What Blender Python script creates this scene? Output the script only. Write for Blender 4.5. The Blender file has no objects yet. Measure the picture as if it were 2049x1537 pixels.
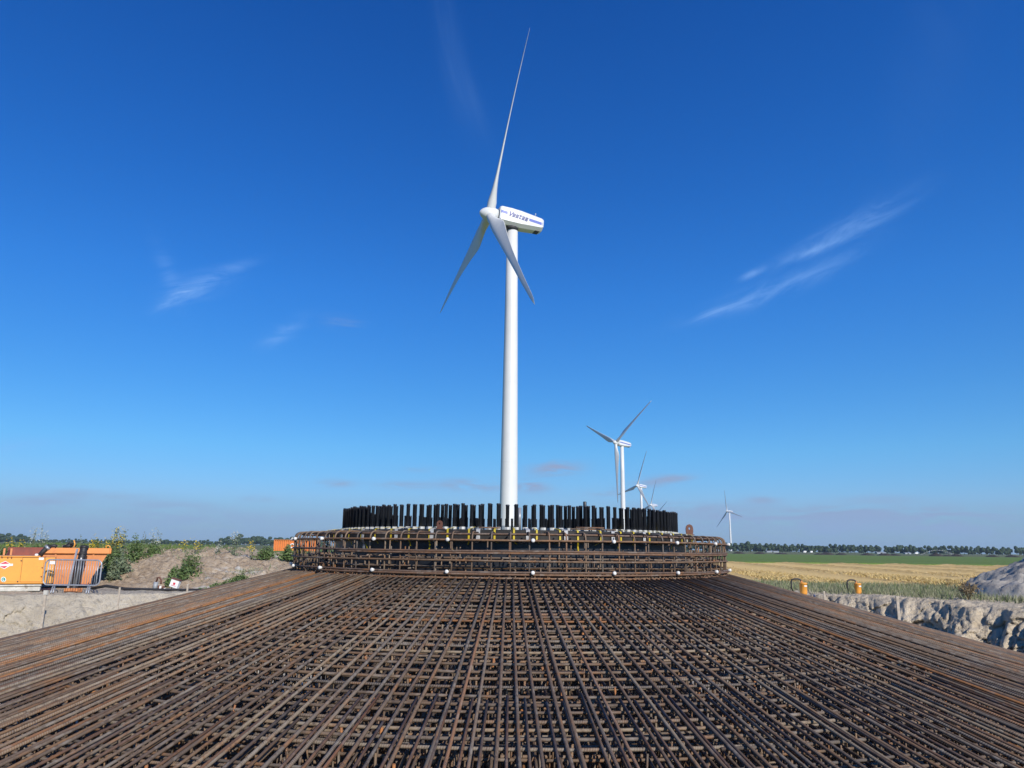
import bpy, math, random
import numpy as np
from mathutils import Vector, Matrix

random.seed(7)
rng = np.random.default_rng(7)
S = bpy.context.scene
COL = S.collection
PI = math.pi
rad = math.radians

# ------------------------------------------------------------------ camera, sky, sun, exposure
EYE = 1.5
F, PITCH, ROLL = 1540.0, rad(12.0), rad(0.74)
cd = bpy.data.cameras.new("camera")
cam = bpy.data.objects.new("camera", cd)
COL.objects.link(cam)
cd.sensor_width = 36.0
cd.lens = F / 2049 * 36.0
cd.clip_start = 0.05
cd.clip_end = 30000
cam.matrix_world = Matrix.Translation((0, 0, EYE)) @ Matrix.Rotation(rad(90) + PITCH, 4, 'X') @ Matrix.Rotation(ROLL, 4, 'Z')
S.camera = cam

SUN_AZ, SUN_EL = rad(151), rad(29)      # azimuth clockwise from +Y (the way the camera looks)
sl = bpy.data.lights.new("sun", 'SUN')
sl.energy = 4.8
sl.angle = rad(0.53)
sl.color = (1.0, 0.93, 0.83)
sun = bpy.data.objects.new("sun", sl)
COL.objects.link(sun)
sdir = Vector((math.sin(SUN_AZ) * math.cos(SUN_EL), math.cos(SUN_AZ) * math.cos(SUN_EL), math.sin(SUN_EL)))
sun.rotation_euler = sdir.to_track_quat('Z', 'Y').to_euler()
sun.location = (20, -30, 40)

S.view_settings.view_transform = 'Standard'
S.view_settings.look = 'None'
S.view_settings.gamma = 1
S.view_settings.use_curve_mapping = False
S.view_settings.exposure = 0.0
S.cycles.use_denoising = True
S.cycles.max_bounces = 5
S.cycles.diffuse_bounces = 2
S.cycles.glossy_bounces = 2
S.cycles.transmission_bounces = 4
S.cycles.transparent_max_bounces = 8
S.cycles.volume_bounces = 0


class NT:
    """small helper round a node tree"""
    def __init__(s, tree):
        s.t = tree
        tree.nodes.clear()

    def n(s, kind, **kw):
        nd = s.t.nodes.new(kind)
        for k, v in kw.items():
            setattr(nd, k, v)
        return nd

    def put(s, sock, v):
        if isinstance(v, bpy.types.NodeSocket):
            s.t.links.new(v, sock)
        elif v is not None:
            sock.default_value = v

    def m(s, op, a, b=None, c=None, clamp=False):
        nd = s.n('ShaderNodeMath', operation=op, use_clamp=clamp)
        s.put(nd.inputs[0], a)
        if b is not None:
            s.put(nd.inputs[1], b)
        if c is not None:
            s.put(nd.inputs[2], c)
        return nd.outputs[0]

    def mix(s, f, a, b, kind='MIX'):
        nd = s.n('ShaderNodeMix', data_type='RGBA', blend_type=kind)
        s.put(nd.inputs[0], f)
        s.put(nd.inputs[6], c4(a))
        s.put(nd.inputs[7], c4(b))
        return nd.outputs[2]

    def noise(s, vec, scale, detail=4, rough=0.55, dist=0.0):
        nd = s.n('ShaderNodeTexNoise')
        s.put(nd.inputs['Vector'], vec)
        nd.inputs['Scale'].default_value = scale
        nd.inputs['Detail'].default_value = detail
        nd.inputs['Roughness'].default_value = rough
        nd.inputs['Distortion'].default_value = dist
        return nd.outputs[0]

    def ss(s, v, a, b):
        nd = s.n('ShaderNodeMapRange', interpolation_type='SMOOTHSTEP')
        s.put(nd.inputs[0], v)
        nd.inputs[1].default_value = a
        nd.inputs[2].default_value = b
        return nd.outputs[0]

    def ramp(s, f, stops):
        nd = s.n('ShaderNodeValToRGB')
        cr = nd.color_ramp
        while len(cr.elements) < len(stops):
            cr.elements.new(0.5)
        for e, (p, c) in zip(cr.elements, stops):
            e.position = p
            e.color = c4(c)
        s.put(nd.inputs[0], f)
        return nd.outputs[0]


def c4(c):
    if isinstance(c, tuple) and len(c) == 3:
        return (*c, 1.0)
    return c


# world
W = bpy.data.worlds.new("World")
S.world = W
W.use_nodes = True
w = NT(W.node_tree)
sky = w.n('ShaderNodeTexSky', sky_type='NISHITA')
sky.sun_disc = False
sky.sun_elevation = SUN_EL
sky.sun_rotation = SUN_AZ
sky.altitude = 0
sky.air_density = 1.0
sky.dust_density = 0.25
sky.ozone_density = 3.0
tc = w.n('ShaderNodeTexCoord')
nrm = w.n('ShaderNodeVectorMath', operation='NORMALIZE')
w.put(nrm.inputs[0], tc.outputs['Generated'])
sp = w.n('ShaderNodeSeparateXYZ')
w.put(sp.inputs[0], nrm.outputs[0])
AZ = w.m('ARCTAN2', sp.outputs[0], sp.outputs[1])
EL = w.m('ARCSINE', sp.outputs[2])


def world_dir(px, py):
    X, Y = px - 1024.5, -(py - 768.5)
    u = X * math.cos(ROLL) - Y * math.sin(ROLL)
    v = X * math.sin(ROLL) + Y * math.cos(ROLL)
    d = Vector((u / F, math.cos(PITCH) - v / F * math.sin(PITCH), math.sin(PITCH) + v / F * math.cos(PITCH)))
    return d.normalized()


def az_el(px, py):
    d = world_dir(px, py)
    return math.atan2(d.x, d.y), math.asin(d.z)


def at(px, py, Y):
    """the point of the place seen in direction (px, py) that lies Y metres ahead"""
    d = world_dir(px, py)
    k = Y / d.y
    return Vector((d.x * k, Y, EYE + d.z * k))


hsv = w.n('ShaderNodeHueSaturation')
hsv.inputs['Saturation'].default_value = 1.22
hsv.inputs['Hue'].default_value = 0.5
w.put(hsv.inputs['Color'], sky.outputs[0])
skycol = hsv.outputs[0]


# clear sky, deepened with height as on the day
EPOS = [0.0, 0.03, 0.06, 0.12, 0.19, 0.32, 0.45, 0.67, 1.0]
ECOL = [(.34, .49, .82), (.36, .57, .97), (.43, .68, 1.10), (.41, .80, 1.14), (.355, .80, 1.19), (.275, .81, 1.34), (.195, .75, 1.34), (.115, .69, 1.36), (.32, .79, 1.28)]
tint = w.ramp(w.m('ABSOLUTE', EL), [(p, tuple(q / 1.5 for q in c)) for p, c in zip(EPOS, ECOL)])
tint = w.mix(1.0, tint, (1.5, 1.5, 1.5), 'MULTIPLY')
side = w.mix(w.ss(sp.outputs[0], -.15, .60), (1.0, 1.0, 1.0), (1.30, 1.24, 1.22))
tint = w.mix(1.0, tint, side, 'MULTIPLY')
skycol = w.mix(1.0, skycol, tint, 'MULTIPLY')


def streaks(ang, su, sv, seed, det=6, rough=.62, dist=.9):
    """one streaky noise field over the whole sky, its streaks tilted by ang"""
    ca, sa = math.cos(rad(ang)), math.sin(rad(ang))
    u = w.m('ADD', w.m('MULTIPLY', AZ, ca), w.m('MULTIPLY', EL, sa))
    v = w.m('SUBTRACT', w.m('MULTIPLY', EL, ca), w.m('MULTIPLY', AZ, sa))
    cx = w.n('ShaderNodeCombineXYZ')
    w.put(cx.inputs[0], w.m('MULTIPLY', u, float(su)))
    w.put(cx.inputs[1], w.m('MULTIPLY', v, float(sv)))
    cx.inputs[2].default_value = seed
    return w.noise(cx.outputs[0], 1.0, det, rough, dist)


def lens(px, py, ang, lu, lv, amount, skew=0.0):
    a0, e0 = az_el(px, py)
    ca, sa = math.cos(rad(ang)), math.sin(rad(ang))
    lu, lv = lu / F, lv / F
    # u = (da*ca + de*sa)/lu ; v = (de*ca - da*sa)/lv
    u = w.m('MULTIPLY_ADD', AZ, ca / lu, w.m('MULTIPLY_ADD', EL, sa / lu, -(a0 * ca + e0 * sa) / lu))
    v = w.m('MULTIPLY_ADD', EL, ca / lv, w.m('MULTIPLY_ADD', AZ, -sa / lv, -(e0 * ca - a0 * sa) / lv))
    g = w.m('MULTIPLY_ADD', u, u, w.m('MULTIPLY', v, v))
    return w.m('MULTIPLY', w.m('EXPONENT', w.m('MULTIPLY', g, -1.0)), amount)


def total(masks):
    t = masks[0]
    for q in masks[1:]:
        t = w.m('ADD', t, q)
    return t


WH = (2.7, 5.1, 9.8)        # cirrus, before the 0.1 strength
PK = (3.4, 4.3, 7.0)
cir = w.ss(streaks(21, 11, 48, 3.0, 9, .66, .9), .28, .80)
m1 = total([lens(*q) for q in [
    (388, 576, 26, 52, 20, .50), (350, 600, 38, 32, 9, .62), (440, 548, 26, 52, 10, .34), (338, 550, -62, 55, 14, .22),
    (570, 662, 34, 40, 13, .50), (1505, 594, 16, 105, 15, .42), (1425, 625, 20, 34, 8, .42), (1625, 552, 22, 100, 15, .24),
    (1675, 466, 22, 110, 20, .26), (1508, 547, 18, 24, 6, .5), (1640, 497, 14, 60, 8, .34), (1760, 432, 18, 60, 14, .22), (15, 893, 12, 60, 10, .30)]])
skycol = w.mix(w.m('MULTIPLY', w.m('MULTIPLY', m1, cir), 1.35, clamp=True), skycol, WH)
veil = w.ss(streaks(-62, 5, 20, 8.0, 4), .2, .8)
m2 = total([lens(895, 60, -76, 110, 20, .17), lens(930, 175, -66, 90, 26, .17), lens(1870, 90, 65, 230, 70, .05)])
skycol = w.mix(w.m('MULTIPLY', m2, veil, clamp=True), skycol, (1.5, 3.1, 6.8))
# low grey-violet banks near the horizon
LC = (3.0, 3.85, 6.0)
st = w.ss(streaks(1, 13, 66, 21.0, 7, .6, .5), .34, .60)
m3 = total([lens(*q[:5], q[5] * 1.4) for q in [
    (1112, 938, 2, 46, 15, .75), (950, 971, 0, 70, 11, .72), (1065, 973, 0, 36, 12, .7), (1345, 958, 3, 38, 8, .62),
    (805, 971, 0, 55, 7, .45), (675, 967, 0, 30, 7, .55), (835, 938, 0, 40, 7, .2), (685, 645, 0, 34, 14, .16), (1300, 968, 0, 30, 10, .4),
    (1215, 985, 0, 36, 9, .38), (1525, 1001, 0, 28, 8, .5), (190, 990, 0, 70, 8, .45), (80, 1004, 0, 60, 9, .5), (340, 1012, 0, 80, 8, .4),
    (520, 998, 0, 30, 6, .35), (430, 1036, 0, 230, 12, .42), (1700, 1046, 0, 420, 22, .60), (1560, 1035, 0, 160, 10, .4), (1800, 1062, 0, 260, 10, .4), (200, 1050, 0, 260, 14, .3), (1400, 1018, 0, 120, 10, .45),
    (1885, 1030, 0, 100, 11, .55), (1670, 1024, 0, 80, 9, .55), (1760, 1000, 0, 60, 8, .3)]])
skycol = w.mix(w.m('MULTIPLY', m3, st, clamp=True), skycol, LC)
# the same thin layer goes on all round, low over the horizon
band = w.ss(w.m('ABSOLUTE', EL), 0.085, 0.005)
skycol = w.mix(w.m('MULTIPLY', band, w.m('MULTIPLY_ADD', st, 0.20, 0.42)), skycol, (2.75, 4.65, 7.5))
bg = w.n('ShaderNodeBackground')
w.put(bg.inputs[0], skycol)
bg.inputs[1].default_value = 0.1
wo = w.n('ShaderNodeOutputWorld')
w.put(wo.inputs[0], bg.outputs[0])


# ------------------------------------------------------------------ materials
def material(name, build, rough=0.6, metal=0.0, spec=0.5):
    m = bpy.data.materials.new(name)
    m.use_nodes = True
    t = NT(m.node_tree)
    b = t.n('ShaderNodeBsdfPrincipled')
    b.inputs['Roughness'].default_value = rough
    b.inputs['Metallic'].default_value = metal
    b.inputs['Specular IOR Level'].default_value = spec
    out = t.n('ShaderNodeOutputMaterial')
    t.put(out.inputs[0], b.outputs[0])
    build(t, b)
    return m


def bump(t, b, h, strength=0.5, dist=0.02):
    nd = t.n('ShaderNodeBump')
    nd.inputs['Strength'].default_value = strength
    nd.inputs['Distance'].default_value = dist
    t.put(nd.inputs['Height'], h)
    t.put(b.inputs['Normal'], nd.outputs[0])


def noisy(name, c1, c2, scale=6, rough=0.6, bmp=0.0, bd=0.01, metal=0.0, detail=5, lo=0.3, hi=0.7, spec=0.5, c3=None, s3=1.5):
    def f(t, b):
        o = t.n('ShaderNodeTexCoord').outputs['Object']
        n1 = t.noise(o, scale, detail, 0.6)
        col = t.mix(t.ss(n1, lo, hi), c1, c2)
        if c3:
            col = t.mix(t.ss(t.noise(o, s3, 5, 0.65), 0.56, 0.7), col, c3)
        t.put(b.inputs['Base Color'], col)
        if bmp:
            bump(t, b, n1, bmp, bd)
    return material(name, f, rough, metal, spec)


def steel_mat(name, tint=1.0, stops=None, rib=True):
    def f(t, b):
        oi = t.n('ShaderNodeObjectInfo').outputs['Random']
        ge = t.n('ShaderNodeNewGeometry')
        isl = ge.outputs['Random Per Island']
        r = t.m('FRACT', t.m('ADD', oi, isl))
        uv = t.n('ShaderNodeUVMap').outputs[0]
        sx = t.n('ShaderNodeSeparateXYZ')
        t.put(sx.inputs[0], uv)
        u, v = sx.outputs[0], sx.outputs[1]
        st = stops or [(0.0, (.120, .092, .072)), (.12, (.215, .145, .092)), (.25, (.085, .074, .068)), (.38, (.240, .160, .098)),
                       (.50, (.145, .112, .088)), (.62, (.300, .235, .160)), (.76, (.100, .088, .080)), (.88, (.220, .180, .140)), (.95, (.27, .125, .055)), (1.0, (.33, .155, .055))]
        base = t.ramp(r, [(p, (c[0] * .92, c[1] * .90, c[2] * .88)) for p, c in st])
        cx = t.n('ShaderNodeCombineXYZ')
        t.put(cx.inputs[0], u)
        t.put(cx.inputs[1], t.m('MULTIPLY', v, 0.08))
        t.put(cx.inputs[2], t.m('MULTIPLY', r, 57.0))
        n1 = t.noise(cx.outputs[0], 1.6, 5, 0.65)
        n2 = t.noise(cx.outputs[0], 22, 4, 0.7)
        col = t.mix(t.m('MULTIPLY', t.ss(n1, .52, .74), .8), base, tuple(q * tint for q in (.215, .118, .058)))
        n3 = t.noise(cx.outputs[0], 5.5, 3, 0.7)
        col = t.mix(t.m('MULTIPLY', t.ss(n3, .52, .68), .65), col, tuple(q * tint for q in (.30, .135, .05)))
        col = t.mix(t.m('MULTIPLY', t.ss(n3, .46, .34), .45), col, tuple(q * tint for q in (.27, .24, .205)))
        col = t.mix(t.ss(n2, .45, .75), col, tuple(q * tint for q in (.075, .055, .044)))
        if rib:
            ph = t.m('ADD', t.m('MULTIPLY_ADD', u, 2 * PI / 0.0155, t.m('MULTIPLY', r, 400.0)), t.m('MULTIPLY', v, 2 * PI))
            ph = t.m('ADD', ph, t.m('MULTIPLY', t.noise(cx.outputs[0], 1.2, 2), 30.0))
            wv = t.m('ADD', t.m('MULTIPLY', t.m('SINE', ph), 0.5), 0.5)
            wv = t.m('POWER', wv, 2.0)
            pick = t.m('ADD', t.m('MULTIPLY', t.ss(t.m('FRACT', t.m('MULTIPLY', r, 7.3)),   .55, .85), .9), .10)
            wv = t.m('MULTIPLY', wv, pick)
            col = t.mix(t.m('MULTIPLY', wv, 0.32), col, tuple(q * tint for q in (.40, .34, .27)))
            bump(t, b, t.m('ADD', wv, t.m('MULTIPLY', n2, .3)), 0.5, 0.0011)
        t.put(b.inputs['Base Color'], col)
        b.inputs['Roughness'].default_value = 0.62
        b.inputs['Metallic'].default_value = 0.0
    return material(name, f, spec=.2)


M = {}
M['rebar'] = steel_mat('rusty_ribbed_steel', 1.0)
M['rebar_warm'] = steel_mat('brown_rusty_steel', 1.0, [(0, (.15, .095, .070)), (.3, (.21, .125, .080)), (.55, (.14, .105, .085)), (.8, (.225, .145, .085)), (1, (.26, .125, .065))], rib=False)
M['rebar_low'] = steel_mat('lower_layer_steel', 1.0)
M['rust_bright'] = noisy('fresh_rust', (.42, .17, .05), (.26, .12, .06), 30, .75)
M['rust_plate'] = noisy('red_brown_rust', (.11, .045, .032), (.18, .075, .045), 14, .7)
M['white_paint'] = noisy('turbine_white', (.70, .71, .70), (.65, .67, .67), 1.2, .35)
M['tower_paint'] = noisy('tower_white', (.70, .70, .69), (.66, .665, .655), .35, .4)
M['blade_paint'] = noisy('blade_grey_white', (.66, .66, .64), (.60, .61, .60), .5, .4)
M['band_grey'] = noisy('grey_tower_foot', (.26, .29, .32), (.32, .35, .37), .8, .6)
M['blue_paint'] = noisy('blue_stripe', (.06, .10, .42), (.075, .12, .46), 3, .4)
M['navy'] = noisy('dark_blue_lettering', (.045, .06, .24), (.055, .07, .28), 3, .4)
M['black_pvc'] = noisy('black_sleeve', (.012, .015, .021), (.022, .026, .034), 30, .38, spec=.5)
M['black_form'] = noisy('black_ring', (.018, .018, .017), (.034, .032, .03), 9, .6, spec=.3)
M['zinc'] = noisy('zinc_nut', (.62, .62, .58), (.50, .50, .47), 40, .45)
M['yellow_tape'] = noisy('yellow_strap', (.62, .47, .02), (.50, .38, .03), 30, .5)
M['silver_tape'] = noisy('silver_strap', (.55, .55, .53), (.36, .36, .36), 45, .35, .5, .003)
M['white_plastic'] = noisy('white_plastic', (.80, .79, .74), (.70, .69, .64), 50, .5)
M['orange'] = noisy('orange_enamel', (.82, .36, .055), (.77, .33, .055), 3, .42, c3=(.68, .28, .055), s3=2.0)
M['skip_rim'] = noisy('faded_orange', (.76, .29, .075), (.68, .25, .07), 3, .55, c3=(.45, .15, .06), s3=3.0)
M['orange_dark'] = noisy('weathered_orange', (.70, .28, .10), (.62, .24, .085), 3, .6, c3=(.42, .15, .07), s3=2.2)
M['rust_inside'] = noisy('rusty_inside', (.30, .075, .045), (.20, .06, .045), 4, .75)
M['box_orange'] = noisy('container_orange', (.80, .27, .07), (.68, .22, .06), .6, .5)
M['dark'] = noisy('dark_metal', (.02, .02, .02), (.035, .03, .03), 15, .6)
M['rubber'] = noisy('black_rubber', (.013, .013, .014), (.03, .028, .028), 20, .55)
M['skid_white'] = noisy('dirty_white_steel', (.62, .60, .53), (.42, .40, .35), 5, .6, c3=(.28, .24, .19), s3=4)
M['galv'] = noisy('galvanised_steel', (.42, .44, .47), (.30, .32, .36), 18, .38, metal=.35)
M['cap_blue'] = noisy('dull_blue', (.03, .05, .12), (.04, .06, .14), 5, .5)
M['red'] = noisy('red_print', (.62, .03, .06), (.55, .03, .06), 5, .5)
M['print_white'] = noisy('white_print', (.80, .80, .78), (.76, .76, .74), 5, .5)
M['green_print'] = noisy('green_print', (.02, .30, .24), (.02, .27, .22), 5, .5)
M['seam'] = noisy('dark_seam', (.16, .06, .015), (.12, .05, .015), 5, .7)
M['wood'] = noisy('weathered_stake', (.52, .45, .36), (.36, .30, .23), 12, .8)
M['concrete'] = noisy('shade_darkened_concrete', (.05, .046, .042), (.08, .074, .066), 2, .9)  # base colour darkened so the gaps between the bars read as deep shade
M['bark'] = noisy('bark', (.05, .045, .04), (.08, .07, .06), 3, .9)
M['steel_grey'] = noisy('painted_grey', (.33, .35, .36), (.24, .26, .28), 8, .5)
M['peat'] = noisy('dark_soil', (.035, .027, .022), (.06, .045, .035), .6, .95, .6, .2)
M['petal_yellow'] = noisy('yellow_flower', (.70, .52, .03), (.62, .45, .03), 8, .7)
M['petal_white'] = noisy('pale_seed_head', (.50, .52, .42), (.40, .42, .34), 8, .8)


def leaf_mat(name, a, b_, rough=.7):
    def f(t, b):
        ge = t.n('ShaderNodeNewGeometry')
        col = t.mix(ge.outputs['Random Per Island'], a, b_)
        t.put(b.inputs['Base Color'], col)
        b.inputs['Subsurface Weight'].default_value = 0.0
    return material(name, f, rough, spec=.25)


M['tree_leaf'] = leaf_mat('tree_foliage', (.026, .046, .022), (.045, .072, .032))
M['weed_leaf'] = leaf_mat('weed_leaves', (.065, .115, .035), (.15, .205, .075))
M['weed_grey'] = leaf_mat('grey_green_leaves', (.10, .14, .08), (.20, .24, .15))
M['stem'] = leaf_mat('weed_stem', (.10, .13, .05), (.16, .16, .08))
M['grass'] = leaf_mat('verge_grass', (.15, .165, .085), (.36, .35, .22))
M['grass_green'] = leaf_mat('green_grass', (.07, .13, .03), (.15, .21, .06))
M['straw_blade'] = leaf_mat('straw', (.50, .36, .13), (.68, .52, .24))
M['dry_bush'] = leaf_mat('dry_stalks', (.20, .15, .08), (.34, .26, .15))


def f_ground(t, b):
    o = t.n('ShaderNodeNewGeometry').outputs['Position']
    n1 = t.noise(o, .9, 6, .62)
    n2 = t.noise(o, 7.0, 6, .7)
    n3 = t.noise(o, .25, 3, .5)
    sand = t.ramp(n1, [(.25, (.43, .37, .28)), (.5, (.54, .475, .37)), (.75, (.62, .555, .445))])
    sand = t.mix(t.ss(n2, .5, .72), sand, (.36, .315, .25))
    sand = t.mix(t.m('MULTIPLY', t.ss(n3, .55, .75), .5), sand, (.25, .22, .18))
    s = t.n('ShaderNodeSeparateXYZ')
    t.put(s.inputs[0], o)
    # right-hand sand lightened and warmed in colour to offset its bluish shade
    sand = t.mix(t.ss(s.outputs[0], 2, 9), sand, t.mix(1.0, sand, (1.18, 1.12, 1.03), 'MULTIPLY'))
    dd = t.m('SQRT', t.m('ADD', t.m('POWER', s.outputs[0], 2.0), t.m('POWER', t.m('SUBTRACT', s.outputs[1], 10.75), 2.0)))
    g = t.mix(t.noise(o, .02, 4, .6), (.055, .10, .03), (.10, .13, .045))
    g = t.mix(t.ss(t.noise(o, 1.5, 4, .6), .4, .7), g, (.13, .13, .07))
    k = t.ss(t.m('ADD', dd, t.m('MULTIPLY', n1, 8.0)), 34, 42)
    t.put(b.inputs['Base Color'], t.mix(k, sand, g))
    bump(t, b, t.m('ADD', n2, t.m('MULTIPLY', n1, .6)), 1.0, .14)


M['ground'] = material('sand_and_turf', f_ground, .95, spec=.15)


def f_bank(t, b):
    o = t.n('ShaderNodeNewGeometry').outputs['Position']
    n1 = t.noise(o, 1.1, 6, .65)
    n2 = t.noise(o, 8.0, 6, .75)
    c = t.ramp(n1, [(.28, (.30, .22, .15)), (.5, (.43, .33, .225)), (.72, (.53, .42, .30))])
    c = t.mix(t.ss(n2, .48, .68), c, (.50, .42, .32))
    c = t.mix(t.ss(n2, .46, .32), c, (.22, .16, .11))
    cx = t.n('ShaderNodeMapping')
    cx.inputs['Rotation'].default_value = (0, 0, .9)
    cx.inputs['Scale'].default_value = (.3, 1.6, .5)
    t.put(cx.inputs['Vector'], o)
    s = t.n('ShaderNodeSeparateXYZ')
    t.put(s.inputs[0], o)
    kk = t.m('MULTIPLY', t.ss(t.noise(cx.outputs[0], 1.3, 5, .7), .52, .66), t.ss(s.outputs[0], -13.5, -9.5))
    c = t.mix(kk, c, (.58, .55, .49))
    t.put(b.inputs['Base Color'], c)
    bump(t, b, t.m('ADD', n2, n1), 1.0, .09)


M['bank'] = material('brown_soil', f_bank, .95, spec=.1)


def f_heap(t, b):
    o = t.n('ShaderNodeNewGeometry').outputs['Position']
    n1 = t.noise(o, .9, 6, .65)
    n2 = t.noise(o, 6.0, 6, .75)
    c = t.ramp(n1, [(.3, (.27, .24, .205)), (.5, (.41, .37, .31)), (.66, (.58, .53, .44))])
    c = t.mix(t.ss(n2, .52, .7), c, (.20, .18, .17))
    t.put(b.inputs['Base Color'], c)
    bump(t, b, n2, .9, .06)


M['heap'] = material('grey_sand', f_heap, .95, spec=.15)


def f_straw(t, b):
    o = t.n('ShaderNodeNewGeometry').outputs['Position']
    n1 = t.noise(o, 2.2, 6, .75)
    n2 = t.noise(o, .35, 4, .6)
    at_ = t.n('ShaderNodeAttribute', attribute_name='ridge')
    stub = t.mix(n2, (.80, .53, .19), (.84, .60, .25))
    rdg = t.ramp(n1, [(.3, (.38, .22, .07)), (.5, (.60, .40, .15)), (.7, (.80, .60, .28))])
    c = t.mix(at_.outputs['Fac'], stub, rdg)
    c = t.mix(t.m('MULTIPLY', t.ss(n1, .5, .68), t.m('MULTIPLY_ADD', at_.outputs['Fac'], .4, .12)), c, (.76, .57, .26))
    t.put(b.inputs['Base Color'], c)
    bump(t, b, n1, .9, .12)


M['straw'] = material('straw_stubble', f_straw, .9, spec=.15)


def f_crop(t, b):
    o = t.n('ShaderNodeNewGeometry').outputs['Position']
    mp = t.n('ShaderNodeMapping')
    mp.inputs['Scale'].default_value = (.06, .02, 1)
    t.put(mp.inputs['Vector'], o)
    n2 = t.noise(mp.outputs[0], 1.0, 5, .65)
    n1 = t.noise(o, 1.2, 5, .7)
    c = t.mix(n2, (.13, .20, .035), (.20, .265, .065))
    c = t.mix(t.ss(n1, .45, .7), c, (.09, .15, .025))
    t.put(b.inputs['Base Color'], c)
    bump(t, b, n1, .8, .15)


M['crop'] = material('green_crop', f_crop, .85, spec=.2)


def f_far(t, b):
    o = t.n('ShaderNodeNewGeometry').outputs['Position']
    mp = t.n('ShaderNodeMapping')
    mp.inputs['Scale'].default_value = (.004, .02, 1)
    t.put(mp.inputs['Vector'], o)
    n2 = t.noise(mp.outputs[0], 1.0, 6, .65)
    t.put(b.inputs['Base Color'], t.ramp(n2, [(.35, (.10, .13, .05)), (.5, (.15, .165, .075)), (.65, (.24, .21, .12))]))


M['far'] = material('distant_fields', f_far, .9, spec=.1)


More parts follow.
